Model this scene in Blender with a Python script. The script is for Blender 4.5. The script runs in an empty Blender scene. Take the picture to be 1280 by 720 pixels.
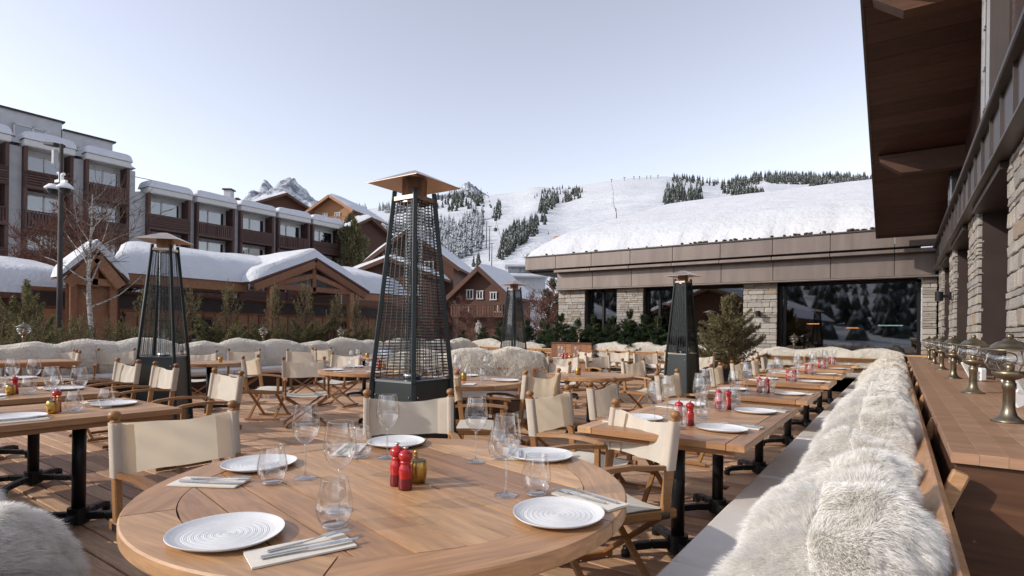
import bpy, bmesh, math, random
import numpy as np
from mathutils import Vector, Matrix
R = math.radians
rnd = random.Random(7)
sc = bpy.context.scene
COL = sc.collection
# ------------------------------------------------------------------ camera
EYE = 1.28; F = 698.0; TH = math.atan(483/698.0); ROLL = R(0.73)
cam = bpy.data.cameras.new('camera'); camo = bpy.data.objects.new('camera', cam); COL.objects.link(camo)
cam.sensor_width = 36.0; cam.lens = 36.0*F/1280; cam.shift_y = 55/1280.0
cam.clip_start = 0.05; cam.clip_end = 9000
camo.matrix_world = Matrix.Translation((0, 0, EYE)) @ Matrix.Rotation(TH, 4, 'Z') @ Matrix.Rotation(R(90), 4, 'X') @ Matrix.Rotation(ROLL, 4, 'Z')
sc.camera = camo
# ------------------------------------------------------------------ light
SUN_AZ = math.atan2(-0.64, -0.77)      # clockwise from +Y, direction towards the sun
SUN_EL = R(28)
w = bpy.data.worlds.new('World'); sc.world = w; w.use_nodes = True
nt = w.node_tree; bg = nt.nodes['Background']
sky = nt.nodes.new('ShaderNodeTexSky'); sky.sky_type = 'NISHITA'; sky.sun_disc = False
sky.sun_elevation = SUN_EL; sky.sun_rotation = SUN_AZ % (2*math.pi)
sky.altitude = 1800; sky.air_density = 1.3; sky.dust_density = 2.0; sky.ozone_density = 1.5
hs = nt.nodes.new('ShaderNodeHueSaturation'); hs.inputs['Saturation'].default_value = 0.44; hs.inputs['Hue'].default_value = 0.519
hs.inputs['Value'].default_value = 0.95
nt.links.new(sky.outputs[0], hs.inputs['Color']); nt.links.new(hs.outputs[0], bg.inputs['Color'])
bg.inputs['Strength'].default_value = 0.15
sun = bpy.data.lights.new('sun', 'SUN'); sun.energy = 2.05; sun.angle = R(0.53); sun.color = (1.0, 0.93, 0.84)
suno = bpy.data.objects.new('sun', sun); COL.objects.link(suno)
sd = Vector((math.sin(SUN_AZ)*math.cos(SUN_EL), math.cos(SUN_AZ)*math.cos(SUN_EL), math.sin(SUN_EL)))
suno.rotation_euler = sd.to_track_quat('Z', 'Y').to_euler(); suno.location = (-20, -20, 30)
sc.view_settings.view_transform = 'Standard'; sc.view_settings.look = 'None'; sc.view_settings.gamma = 1
sc.view_settings.exposure = 0.78
sc.render.engine = 'CYCLES'; sc.cycles.max_bounces = 8; sc.cycles.transparent_max_bounces = 24
sc.cycles.transmission_bounces = 8
# ------------------------------------------------------------------ materials
def hexc(h):
    r = []
    for i in (0, 2, 4):
        c = int(h[i:i+2], 16)/255; r.append(c/12.92 if c < .04045 else ((c+.055)/1.055)**2.4)
    return tuple(r)
class NT:
    def __init__(s, name):
        s.m = bpy.data.materials.new(name); s.m.use_nodes = True; s.t = s.m.node_tree
        s.b = s.t.nodes['Principled BSDF']; s.out = s.t.nodes['Material Output']
    def n(s, kind, **kw):
        nd = s.t.nodes.new(kind)
        for k, v in kw.items():
            if k.startswith('_'): setattr(nd, k[1:], v)
            else: nd.inputs[k.replace('__', ' ')].default_value = v
        return nd
    def l(s, a, b): s.t.links.new(a, b)
    def set(s, **kw):
        for k, v in kw.items(): s.b.inputs[k.replace('__', ' ')].default_value = v
    def coords(s, scale=(1, 1, 1), src='Object'):
        tc = s.n('ShaderNodeTexCoord'); mp = s.n('ShaderNodeMapping'); mp.inputs['Scale'].default_value = scale
        s.l(tc.outputs[src], mp.inputs['Vector']); return mp.outputs[0]
    def noise(s, vec, scale, detail=4, dist=0.0, rough=.5):
        nz = s.n('ShaderNodeTexNoise'); nz.inputs['Scale'].default_value = scale; nz.inputs['Detail'].default_value = detail
        nz.inputs['Distortion'].default_value = dist; nz.inputs['Roughness'].default_value = rough
        s.l(vec, nz.inputs['Vector']); return nz.outputs[0]
    def ramp(s, fac, stops):
        r = s.n('ShaderNodeValToRGB'); e = r.color_ramp.elements
        while len(e) < len(stops): e.new(.5)
        for i, (p, c) in enumerate(stops): e[i].position = p; e[i].color = (*c, 1)
        s.l(fac, r.inputs[0]); return r.outputs[0]
    def bump(s, h, strength, dist=.01):
        b = s.n('ShaderNodeBump'); b.inputs['Strength'].default_value = strength; b.inputs['Distance'].default_value = dist
        s.l(h, b.inputs['Height']); s.l(b.outputs[0], s.b.inputs['Normal'])
    def rand(s):
        oi = s.n('ShaderNodeObjectInfo'); ge = s.n('ShaderNodeNewGeometry')
        a = s.n('ShaderNodeMath', _operation='ADD'); s.l(oi.outputs['Random'], a.inputs[0]); s.l(ge.outputs['Random Per Island'], a.inputs[1])
        f = s.n('ShaderNodeMath', _operation='FRACT'); s.l(a.outputs[0], f.inputs[0]); return f.outputs[0]
    def mixc(s, fac, a, b, mode='MIX'):
        mx = s.n('ShaderNodeMix', _data_type='RGBA', _blend_type=mode)
        if isinstance(fac, float): mx.inputs[0].default_value = fac
        else: s.l(fac, mx.inputs[0])
        for sock, v in ((mx.inputs[6], a), (mx.inputs[7], b)):
            if isinstance(v, tuple): sock.default_value = (*v, 1)
            else: s.l(v, sock)
        return mx.outputs[2]
def scol(c, k): return tuple(min(1, x*k) for x in c)
def wood(name, col, var=.35, rough=.45, grain=1.0, spec=.35, tone=None, rk=.8):
    t = NT(name); rr = t.rand()
    off = t.n('ShaderNodeVectorMath', _operation='SCALE'); off.inputs[0].default_value = (37, 19, 53); t.l(rr, off.inputs['Scale'])
    base = t.coords((1.6*grain, 16*grain, 16*grain))
    ad = t.n('ShaderNodeVectorMath', _operation='ADD'); t.l(base, ad.inputs[0]); t.l(off.outputs[0], ad.inputs[1])
    g1 = t.noise(ad.outputs[0], 1.3, 6, 1.2, .6); g2 = t.noise(ad.outputs[0], 6.0, 3, .3)
    c1 = t.ramp(g1, [(.25, scol(col, 1-var)), (.5, col), (.75, scol(col, 1+var))])
    c2 = t.mixc(.35, c1, t.ramp(g2, [(.3, (.55, .5, .46)), (.6, (1, 1, 1))]), 'MULTIPLY')
    c3 = t.mixc(rk, c2, t.ramp(rr, [(0, (.56, .45, .40)), (.35, (.94, .88, .84)), (.75, (1.08, 1.10, 1.08)), (1, tone or (1.2, 1.2, 1.2))]), 'MULTIPLY')
    t.l(c3, t.b.inputs['Base Color']); t.set(Roughness=rough, Specular__IOR__Level=spec); t.bump(g2, .12, .003)
    return t.m
def plain(name, col, rough=.5, metal=0., spec=.4, nscale=None, nvar=.12, bump=0., bscale=60):
    t = NT(name); t.set(Roughness=rough, Metallic=metal, Specular__IOR__Level=spec); t.b.inputs['Base Color'].default_value = (*col, 1)
    if nscale:
        v = t.coords(); nz = t.noise(v, nscale, 5)
        t.l(t.ramp(nz, [(.3, scol(col, 1-nvar)), (.7, scol(col, 1+nvar))]), t.b.inputs['Base Color'])
    if bump: t.bump(t.noise(t.coords(), bscale, 3), bump, .004)
    return t.m
def translucent(name, col, amount, rough=.8, bscale=None, tcol=None, jitter=0.):
    t = NT(name); t.set(Roughness=rough, Specular__IOR__Level=.15); t.b.inputs['Base Color'].default_value = (*col, 1)
    tr = t.n('ShaderNodeBsdfTranslucent'); tr.inputs[0].default_value = (*(tcol or col), 1)
    if jitter:
        c = t.ramp(t.rand(), [(0, scol(col, 1-jitter)), (1, scol(col, 1+jitter))]); t.l(c, t.b.inputs['Base Color'])
        c2 = t.ramp(t.rand(), [(0, scol(tcol or col, 1-jitter)), (1, scol(tcol or col, 1+jitter))]); t.l(c2, tr.inputs[0])
    if bscale:
        v = t.coords(); nz = t.noise(v, bscale, 4); t.bump(nz, .25, .003)
        big = t.noise(v, 5., 3); c = t.ramp(big, [(.3, scol(col, .9)), (.7, scol(col, 1.06))]); t.l(c, t.b.inputs['Base Color'])
    mx = t.n('ShaderNodeMixShader'); mx.inputs[0].default_value = amount
    t.l(t.b.outputs[0], mx.inputs[1]); t.l(tr.outputs[0], mx.inputs[2]); t.l(mx.outputs[0], t.out.inputs[0]); return t.m
def thin_glass(name, edge=(.55, .58, .58), mid=(.96, .97, .97), ior=1.5, refl=1.0):
    t = NT(name); t.t.nodes.remove(t.b)
    lw = t.n('ShaderNodeLayerWeight'); lw.inputs['Blend'].default_value = .5
    c = t.ramp(lw.outputs['Facing'], [(.0, mid), (.68, mid), (.96, edge)])
    tr = t.n('ShaderNodeBsdfTransparent'); t.l(c, tr.inputs[0]); gl = t.n('ShaderNodeBsdfGlossy', Roughness=.02)
    gl.inputs[0].default_value = (refl, refl, refl, 1)
    r0 = ((ior-1)/(ior+1))**2*2.1; pw = t.n('ShaderNodeMath', _operation='POWER'); t.l(lw.outputs['Facing'], pw.inputs[0]); pw.inputs[1].default_value = 3.2
    ma = t.n('ShaderNodeMath', _operation='MULTIPLY_ADD'); t.l(pw.outputs[0], ma.inputs[0]); ma.inputs[1].default_value = .8-r0; ma.inputs[2].default_value = r0
    mx = t.n('ShaderNodeMixShader')
    t.l(ma.outputs[0], mx.inputs[0]); t.l(tr.outputs[0], mx.inputs[1]); t.l(gl.outputs[0], mx.inputs[2]); t.l(mx.outputs[0], t.out.inputs[0])
    return t.m
def emit(name, col, s):
    t = NT(name); t.b.inputs['Base Color'].default_value = (*col, 1); t.b.inputs['Emission Color'].default_value = (*col, 1); t.set(Emission__Strength=s); return t.m
def snowmat(name, scale=1.0, col=(.84, .85, .87)):
    t = NT(name); v = t.coords((scale,)*3, 'Object'); a = t.noise(v, 1.6, 6, .2, .6); b = t.noise(v, 14, 4)
    t.l(t.ramp(a, [(.3, scol(col, .94)), (.6, col)]), t.b.inputs['Base Color']); t.set(Roughness=.7, Specular__IOR__Level=.25)
    ad = t.n('ShaderNodeMath', _operation='MULTIPLY_ADD'); t.l(b, ad.inputs[0]); ad.inputs[1].default_value = .25; t.l(a, ad.inputs[2])
    t.bump(ad.outputs[0], .35, .25/scale); return t.m
def stonemat():
    t = NT('stone'); rr = t.rand()
    c = t.ramp(rr, [(0, hexc('a39c95')), (.2, hexc('b7b0a7')), (.45, hexc('a7a29d')), (.65, hexc('bcb3a8')), (.88, hexc('979390')), (1, hexc('a8937c'))])
    v = t.coords(); n = t.noise(v, 9, 6, .5, .65); c2 = t.mixc(.75, c, t.ramp(n, [(.3, (.62, .6, .58)), (.65, (1.05, 1.03, 1))]), 'MULTIPLY')
    t.l(c2, t.b.inputs['Base Color']); t.set(Roughness=.85, Specular__IOR__Level=.2); t.bump(n, .8, .02); return t.m
def metalpanel(name, col, metal=.35, rough=.42):
    t = NT(name); v = t.coords((2.5, 2.5, .5)); n = t.noise(v, 1.2, 4, .6); n2 = t.noise(t.coords((30, 30, 1)), 1.5, 2)
    c = t.ramp(n, [(.3, scol(col, .82)), (.7, scol(col, 1.14))]); c2 = t.mixc(.25, c, t.ramp(n2, [(.3, (.8, .8, .8)), (.7, (1.05, 1.05, 1.05))]), 'MULTIPLY')
    c3 = t.mixc(1., c2, t.ramp(t.rand(), [(0, (.9, .9, .91)), (1, (1.07, 1.06, 1.05))]), 'MULTIPLY')
    t.l(c3, t.b.inputs['Base Color']); t.set(Metallic=metal, Roughness=rough); t.bump(n, .12, .03); return t.m
M = dict(
    deck=wood('deck_wood', (.47, .295, .18), .34, .55, 1.0, .3, (1.35, 1.3, 1.25)), table=wood('table_wood', (.46, .26, .13), .34, .36, 1.0, .4, (1.4, 1.45, 1.4)),
    chair=wood('chair_wood', (.31, .155, .062), .22, .42, 2.5), dark=wood('dark_stained_wood', (.045, .021, .014), .35, .55), soffit=wood('soffit_wood', (.075, .034, .024), .35, .5), counter=wood('counter_wood', (.37, .215, .13), .3, .4, .5, rk=.2),
    panel=wood('walnut_panel', (.085, .038, .019), .4, .5, .6), chaletw=wood('chalet_wood', (.27, .125, .062), .25, .6, .4), chaletd=wood('chalet_dark_wood', (.105, .047, .030), .3, .65, .4),
    balc=wood('balcony_wood', (.095, .050, .042), .3, .65, .5), ochre=wood('gable_wood', (.34, .16, .07), .25, .6, .4),
    canvas=translucent('canvas', (.78, .71, .60), .42, .85, 220, (.88, .72, .50)), seatc=translucent('seat_canvas', (.66, .61, .53), .1, .85, 220),
    cushion=plain('cushion_fabric', (.63, .585, .54), .9, 0, .15, 8, .05, .25, 300), napkin=plain('napkin_linen', (.72, .66, .57), .9, 0, .15, 40, .04, .2, 200),
    iron=plain('black_iron', (.012, .012, .013), .42, .2, .4), heater=plain('heater_paint', (.018, .024, .024), .38, .1, .5, 3, .2), hood=plain('hood_steel', (.52, .40, .32), .3, .85, .5, 4, .2),
    brass=plain('aged_brass', (.21, .175, .12), .36, .85, .5, 14, .3), gold=plain('brass_pot', (.55, .33, .09), .3, .9, .5, 20, .2), steel=plain('steel', (.62, .61, .60), .22, 1.0),
    glass=thin_glass('clear_glass', (.30, .33, .34), (.975, .98, .98), 1.7), ribglass=thin_glass('tumbler_glass', (.28, .31, .32), (.965, .97, .97), 1.7), stem=thin_glass('stem_glass', (.5, .53, .53), (.93, .94, .94), 1.9),
    tube=thin_glass('heater_tube_glass', (.5, .5, .5), (.8, .82, .82)), smoke=thin_glass('heater_side_glass', (.22, .24, .25), (.34, .36, .37), 1.4, .25), pane=thin_glass('window_glass', (.3, .32, .35), (.42, .44, .47), 1.75),
    red=plain('red_lacquer', (.42, .012, .012), .22, 0, .6), maroon=plain('maroon_lacquer', (.16, .006, .010), .25, 0, .6), ceramic=plain('ceramic', (.70, .69, .68), .45, 0, .45, 30, .04, .1, 90),
    snow=snowmat('snow', .6, (.62, .625, .645)), mtsnow=snowmat('mountain_snow', .012, (.57, .585, .61)), groundsnow=snowmat('ground_snow', .3, (.62, .63, .65)), concrete=plain('concrete', (.47, .465, .465), .9, 0, .2, 2, .1, .2, 20), render_=plain('white_render', (.60, .58, .55), .85, 0, .2, 3, .05),
    fur=translucent('sheepskin_fur', (.91, .875, .81), .38, .8, None, (.88, .83, .74), .05), hide=plain('hide', (.72, .68, .60), .9, 0, .1, 30, .08, .3, 120), furcool=translucent('white_fur', (.94, .915, .87), .38, .8, None, (.90, .87, .82), .05),
    stone=stonemat(), mortar=plain('mortar', (.16, .15, .135), .95, 0, .1, 30, .2), bronze=metalpanel('bronze_cladding', (.205, .165, .143)), bronzed=metalpanel('dark_cladding', (.085, .07, .065), .4, .38),
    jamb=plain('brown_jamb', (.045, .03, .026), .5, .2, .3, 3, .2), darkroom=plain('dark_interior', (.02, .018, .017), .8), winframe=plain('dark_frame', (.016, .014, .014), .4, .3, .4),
    needle=translucent('spruce_needles', (.175, .160, .085), .28, .7, None, (.19, .165, .06), .45), needled=translucent('fir_needles', (.040, .062, .030), .2, .6, None, (.05, .075, .025), .4), needlep=translucent('conifer_needles', (.20, .175, .095), .25, .7, None, (.16, .13, .05), .4),
    bark=plain('bark', (.14, .095, .06), .9, 0, .15, 12, .35, .4, 30), twig=plain('twig', (.13, .085, .065), .9, 0, .1, 12, .3), redtwig=plain('red_twig', (.14, .068, .05), .9, 0, .1, 12, .3), birch=None,
    forest=None, pole=plain('grey_mast', (.055, .045, .04), .7, .1, .3, 3, .2), white=plain('white_plastic', (.78, .78, .77), .35, 0, .5), black=plain('black_plastic', (.012, .012, .013), .3), rock=None,
    orange=emit('heat_lamp', (1., .33, .06), 5.), green=emit('bar_light', (.6, .95, .75), 1.6), curtain=plain('curtain', (.42, .42, .43), .9, 0, .1, 4, .1), greenchair=plain('green_chair', (.13, .22, .16), .6),
    coat=plain('grey_coat', (.30, .27, .24), .9), darkhair=plain('dark_hair', (.015, .012, .01), .8), skin=plain('skin', (.42, .26, .19), .6), stub=plain('cabin_dark', (.05, .05, .06), .5), drygrass=plain('roof_moss', (.10, .085, .055), .95, 0, .1, 8, .4))
t = NT('birch_bark'); n_ = t.noise(t.coords((3, 3, 14)), 2.2, 4, .6); t.l(t.ramp(n_, [(.4, (.05, .04, .035)), (.5, (.42, .38, .33))]), t.b.inputs['Base Color']); t.set(Roughness=.85); M['birch'] = t.m
def forestmat(name, dust):
    t = NT(name); g = t.n('ShaderNodeNewGeometry'); sp = t.n('ShaderNodeSeparateXYZ'); t.l(g.outputs['Normal'], sp.inputs[0])
    nz = t.noise(t.coords((.5,)*3), 1.4, 3); m_ = t.n('ShaderNodeMath', _operation='MULTIPLY'); t.l(sp.outputs[2], m_.inputs[0]); t.l(nz, m_.inputs[1])
    c0 = t.ramp(t.rand(), [(0, (.030, .036, .028)), (1, (.062, .068, .055))])
    f_ = t.ramp(m_.outputs[0], [(dust, (0, 0, 0)), (dust+.16, (1, 1, 1))]); t.l(t.mixc(f_, c0, (.38, .40, .43)), t.b.inputs['Base Color']); t.set(Roughness=.9, Specular__IOR__Level=.1); return t.m
M['forest'] = forestmat('forest', .36)
M['forestdusted'] = forestmat('forest_snow_dusted', .17)
t = NT('rock'); n_ = t.noise(t.coords((.012,)*3), 1.5, 8, .4, .7); t.l(t.ramp(n_, [(.42, (.19, .20, .24)), (.56, (.66, .69, .76))]), t.b.inputs['Base Color']); t.set(Roughness=.9); t.bump(n_, 1., 30.); M['rock'] = t.m
# ------------------------------------------------------------------ mesh helpers
class MB:
    def __init__(s): s.v = []; s.f = []; s.m = []
    def add(s, vs, fs, mi=0):
        o = len(s.v); s.v += [tuple(v) for v in vs]; s.f += [tuple(i+o for i in f) for f in fs]; s.m += [mi]*len(fs); return s
    def box(s, c, d, rot=None, ch=0., mi=0):
        hx, hy, hz = d[0]/2, d[1]/2, d[2]/2; c = Vector(c); rm = rot if rot is not None else Matrix.Identity(3)
        if ch <= 0:
            vs = [(x, y, z) for x in (-hx, hx) for y in (-hy, hy) for z in (-hz, hz)]
            fs = [(0, 1, 3, 2), (4, 6, 7, 5), (0, 4, 5, 1), (2, 3, 7, 6), (0, 2, 6, 4), (1, 5, 7, 3)]
        else:
            b = min(ch, hx*.49, hy*.49, hz*.49); vs = []; idx = {}
            for sx in (-1, 1):
                for sy in (-1, 1):
                    for sz in (-1, 1):
                        for a in range(3):
                            p = [sx*hx, sy*hy, sz*hz]
                            for k in range(3):
                                if k != a: p[k] -= (sx, sy, sz)[k]*b
                            idx[(sx, sy, sz, a)] = len(vs); vs.append(tuple(p))
            fs = []
            for a in range(3):
                o = [k for k in range(3) if k != a]
                for sg in (-1, 1):
                    q = []
                    for u, v in ((-1, -1), (1, -1), (1, 1), (-1, 1)):
                        sgn = [0, 0, 0]; sgn[a] = sg; sgn[o[0]] = u; sgn[o[1]] = v; q.append(idx[(*sgn, a)])
                    fs.append(tuple(q))
                b1, c1 = o
                for u in (-1, 1):
                    for v in (-1, 1):
                        q = []
                        for e in (-1, 1):
                            s1 = [0, 0, 0]; s1[a] = e; s1[b1] = u; s1[c1] = v; q.append((idx[(*s1, b1)], idx[(*s1, c1)]))
                        fs.append((q[0][0], q[0][1], q[1][1], q[1][0]))
            for sx in (-1, 1):
                for sy in (-1, 1):
                    for sz in (-1, 1): fs.append(tuple(idx[(sx, sy, sz, a)] for a in range(3)))
        vs = [c + rm @ Vector(v) for v in vs]; fs = orient(vs, fs, c)
        return s.add(vs, fs, mi)
    def beam(s, p, q, wy, wz, ch=0., mi=0, up=(0, 0, 1)):
        p = Vector(p); q = Vector(q); x = (q-p).normalized(); u = Vector(up)
        if abs(x.dot(u)) > .98: u = Vector((1, 0, 0))
        y = u.cross(x).normalized(); z = x.cross(y); rm = Matrix((x, y, z)).transposed()
        return s.box((p+q)/2, ((q-p).length, wy, wz), rm, ch, mi)
    def tube(s, pts, rad, n=8, mi=0, cap=True):
        pts = [Vector(p) for p in pts]; rad = [rad]*len(pts) if not isinstance(rad, (list, tuple)) else rad
        vs = []; fs = []; ref = None
        for i, p in enumerate(pts):
            d = (pts[min(i+1, len(pts)-1)] - pts[max(i-1, 0)]).normalized()
            if ref is None: ref = Vector((0, 0, 1)) if abs(d.z) < .9 else Vector((1, 0, 0))
            a = ref.cross(d).normalized(); b = d.cross(a); ref = b
            for k in range(n): an = 2*math.pi*k/n; vs.append(p + (a*math.cos(an) + b*math.sin(an))*rad[i])
        for i in range(len(pts)-1):
            for k in range(n): k2 = (k+1) % n; fs.append((i*n+k, i*n+k2, (i+1)*n+k2, (i+1)*n+k))
        if cap: fs.append(tuple(range(n-1, -1, -1))); fs.append(tuple((len(pts)-1)*n+k for k in range(n)))
        return s.add(vs, fs, mi)
    def lathe(s, prof, n=24, c=(0, 0, 0), mi=0, wob=None):
        vs = []; fs = []; c = Vector(c)
        for i, (r, z) in enumerate(prof):
            for k in range(n):
                an = 2*math.pi*k/n; rr = max(r, 1e-5)*(wob(an, i) if wob else 1); vs.append(c + Vector((rr*math.cos(an), rr*math.sin(an), z)))
        for i in range(len(prof)-1):
            for k in range(n): k2 = (k+1) % n; fs.append((i*n+k, i*n+k2, (i+1)*n+k2, (i+1)*n+k))
        return s.add(vs, fs, mi)
    def prism(s, poly, z0, z1, mi=0):
        n = len(poly); ar = sum(poly[i][0]*poly[(i+1) % n][1]-poly[(i+1) % n][0]*poly[i][1] for i in range(n))
        if ar < 0: poly = poly[::-1]
        vs = [(x, y, z0) for x, y in poly] + [(x, y, z1) for x, y in poly]
        fs = [tuple(range(n-1, -1, -1)), tuple(range(n, 2*n))] + [(i, (i+1) % n, n+(i+1) % n, n+i) for i in range(n)]
        return s.add(vs, fs, mi)
    def grid(s, fn, nu, nv, mi=0):
        vs = [fn(i/nu, j/nv) for i in range(nu+1) for j in range(nv+1)]
        fs = [(i*(nv+1)+j, (i+1)*(nv+1)+j, (i+1)*(nv+1)+j+1, i*(nv+1)+j+1) for i in range(nu) for j in range(nv)]
        return s.add(vs, fs, mi)
    def mesh(s, name, mats, smooth=False):
        me = bpy.data.meshes.new(name); me.from_pydata(s.v, [], s.f)
        for m in (mats if isinstance(mats, (list, tuple)) else [mats]): me.materials.append(m)
        if any(s.m): me.polygons.foreach_set('material_index', s.m)
        if smooth: me.polygons.foreach_set('use_smooth', [True]*len(s.f))
        me.update(); return me
    def build(s, name, mats, parent=None, smooth=False, loc=None, **kw):
        return link(name, s.mesh(name, mats, smooth), parent, loc, **kw)
def orient(vs, fs, c):
    out = []
    for f in fs:
        a, b, d = vs[f[0]], vs[f[1]], vs[f[2]]; n = (b-a).cross(d-a); m = sum((vs[i] for i in f), Vector())/len(f)
        out.append(f if n.dot(m-c) >= 0 else f[::-1])
    return out
def tag(o, label=None, cat=None, group=None, kind=None):
    if label: o['label'] = label
    if cat: o['category'] = cat
    if group: o['group'] = group
    if kind: o['kind'] = kind
    return o
def link(name, me, parent=None, loc=None, rot=None, label=None, cat=None, group=None, kind=None, scale=None):
    o = bpy.data.objects.new(name, me); COL.objects.link(o)
    if parent is not None: o.parent = parent
    if loc is not None: o.location = loc
    if rot is not None: o.rotation_euler = rot if isinstance(rot, (tuple, list)) else (0, 0, rot)
    if scale is not None: o.scale = scale if isinstance(scale, (tuple, list)) else (scale,)*3
    return tag(o, label, cat, group, kind)
def thing(name, label, cat, loc=(0, 0, 0), rz=0., group=None, kind=None): return link(name, None, None, loc, rz, label, cat, group, kind)
def copy_tree(o, parent=None):
    c = o.copy(); COL.objects.link(c); c.parent = parent
    for ch in KIDS.get(o.name) or list(o.children): copy_tree(ch, c)
    return c
KIDS = {}
def dup(o, loc, rz, label, group=None, scale=None):
    c = copy_tree(o); c.location = loc; c.rotation_euler = (0, 0, rz); c['label'] = label
    if group: c['group'] = group
    if scale: c.scale = (scale,)*3
    return c
def struct(name, mb, mats, smooth=False, parent=None): return mb.build(name, mats, parent, smooth, kind='structure')
def np_mesh(name, V, faces, mats, mi=None, smooth=False):
    """V (n,3), faces: list of (m,k) index arrays"""
    me = bpy.data.meshes.new(name); me.vertices.add(len(V)); me.vertices.foreach_set('co', np.asarray(V, np.float32).ravel())
    loops = np.concatenate([f.ravel() for f in faces]); cnt = np.concatenate([np.full(len(f), f.shape[1]) for f in faces])
    me.loops.add(len(loops)); me.loops.foreach_set('vertex_index', loops.astype(np.int32))
    me.polygons.add(len(cnt)); st = np.zeros(len(cnt), np.int32); st[1:] = np.cumsum(cnt)[:-1]
    me.polygons.foreach_set('loop_start', st); me.polygons.foreach_set('loop_total', cnt.astype(np.int32))
    for m in (mats if isinstance(mats, (list, tuple)) else [mats]): me.materials.append(m)
    if mi is not None: me.polygons.foreach_set('material_index', np.asarray(mi, np.int32))
    if smooth: me.polygons.foreach_set('use_smooth', np.ones(len(cnt), bool))
    me.update(calc_edges=True); return me
def P(u, d):
    """ground point at depth d (metres in front of the camera) under photo column u"""
    x = (u-640)/F*d; return (x*math.cos(TH) - d*math.sin(TH), x*math.sin(TH) + d*math.cos(TH))
def unit(a): return a/np.maximum(np.linalg.norm(a, axis=-1, keepdims=True), 1e-9)
def blades(roots, dirs, ln, wd, rg, droop=.0, seg2=True):
    """thin tapered two-segment ribbons; returns V, faces"""
    n = len(roots); side = unit(np.cross(dirs, rg.normal(size=(n, 3)))); ln = ln[:, None]; wd = wd[:, None]
    m = roots + dirs*ln*.55; tip = roots + dirs*ln + np.array([0, 0, -1.])*droop*ln
    V = np.stack([roots-side*wd, roots+side*wd, m+side*wd*.8, m-side*wd*.8, tip], 1).reshape(-1, 3)
    b = np.arange(n)*5; q = np.stack([b, b+1, b+2, b+3], 1); t_ = np.stack([b+3, b+2, b+4], 1); return V, [q, t_]
def merge(parts):
    V = []; F_ = {}; o = 0; MI = {}
    for v, fs, mi in parts:
        for f in fs: F_.setdefault(f.shape[1], []).append(f+o); MI.setdefault(f.shape[1], []).append(np.full(len(f), mi))
        V.append(v); o += len(v)
    ks = sorted(F_); return np.concatenate(V), [np.concatenate(F_[k]) for k in ks], np.concatenate([np.concatenate(MI[k]) for k in ks])
def surf_grid(fn, nu, nv):
    u, v = np.meshgrid(np.linspace(0, 1, nu+1), np.linspace(0, 1, nv+1), indexing='ij'); V = fn(u.ravel(), v.ravel())
    i, j = np.meshgrid(np.arange(nu), np.arange(nv), indexing='ij'); i = i.ravel(); j = j.ravel()
    return V, [np.stack([i*(nv+1)+j, (i+1)*(nv+1)+j, (i+1)*(nv+1)+j+1, i*(nv+1)+j+1], 1)]
ORD = ['first', 'second', 'third', 'fourth', 'fifth', 'sixth', 'seventh', 'eighth', 'ninth', 'tenth', 'eleventh', 'twelfth', 'thirteenth', 'fourteenth', 'fifteenth', 'sixteenth', 'seventeenth', 'eighteenth', 'nineteenth', 'twentieth', 'twenty-first', 'twenty-second', 'twenty-third', 'twenty-fourth', 'twenty-fifth', 'twenty-sixth']
# ------------------------------------------------------------------ terrain
def vnoise(x, y, seed=0):
    xi = np.floor(x).astype(int); yi = np.floor(y).astype(int); fx = x-xi; fy = y-yi
    h = lambda a, b: np.modf(np.abs(np.sin(a*127.1 + b*311.7 + seed*74.7)*43758.5453))[0]
    fx = fx*fx*(3-2*fx); fy = fy*fy*(3-2*fy)
    return (h(xi, yi)*(1-fx)+h(xi+1, yi)*fx)*(1-fy)+(h(xi, yi+1)*(1-fx)+h(xi+1, yi+1)*fx)*fy-.5
SKY_U = [-900, 0, 200, 330, 430, 480, 545, 575, 600, 640, 668, 700, 735, 780, 830, 870, 902, 960, 1000, 1050, 1090, 1200, 1500, 2400]
SKY_V = [330, 300, 285, 268, 264, 258, 250, 246, 245, 240, 233, 236, 230, 223, 220, 226, 228, 222, 224, 224, 226, 235, 260, 320]
AZ0 = []; EL0 = []
for u_, v_ in zip(SKY_U, SKY_V):
    ph = math.atan((u_-640)/F); AZ0.append(ph); EL0.append((415+.0127*(u_-640)-v_)/(F/math.cos(ph)))
AZ0 = [-math.pi, -2.2] + AZ0 + [2.0, math.pi]; EL0 = [.22, .16] + EL0 + [.12, .22]
R0, R1 = 85., 1500.
def ter_z(phi, r):
    k = np.interp(phi, AZ0, EL0); s = np.clip((r-R0)/(R1-R0), 0, 1); x = r*np.sin(phi); y = r*np.cos(phi)
    z = -.55 + (k*R1+1.8)*s**1.12 + np.minimum(s*6, 1)*(vnoise(x/150, y/150)*14 + vnoise(x/45, y/45, 3)*5 + vnoise(x/420, y/420, 5)*22*np.clip(1.15-s, 0, 1))*np.clip((1.02-s)*4, 0.12, 1)
    return np.where(r > R1, -.55 + k*R1+1.8 - (r-R1)*.4, z)
def terrain():
    rs = np.concatenate([[0.01, 8, 16, 24, 34, 46, 60, 74, 85], np.geomspace(95, R1, 110), [R1+60, R1+600, R1+2500]]); na = 540
    ph, rr = np.meshgrid(np.linspace(-math.pi, math.pi, na+1)[:-1], rs, indexing='ij'); z = ter_z(ph.ravel(), rr.ravel())
    a = math.pi/2+TH-ph.ravel(); V = np.stack([rr.ravel()*np.cos(a), rr.ravel()*np.sin(a), z], 1); nr = len(rs)
    i, j = np.meshgrid(np.arange(na), np.arange(nr-1), indexing='ij'); i = i.ravel(); j = j.ravel(); i2 = (i+1) % na
    me = np_mesh('snow_mountain', V, [np.stack([i*nr+j, i*nr+j+1, i2*nr+j+1, i2*nr+j], 1)], M['mtsnow'], None, True)
    link('snow_mountain', me, kind='structure')
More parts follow.
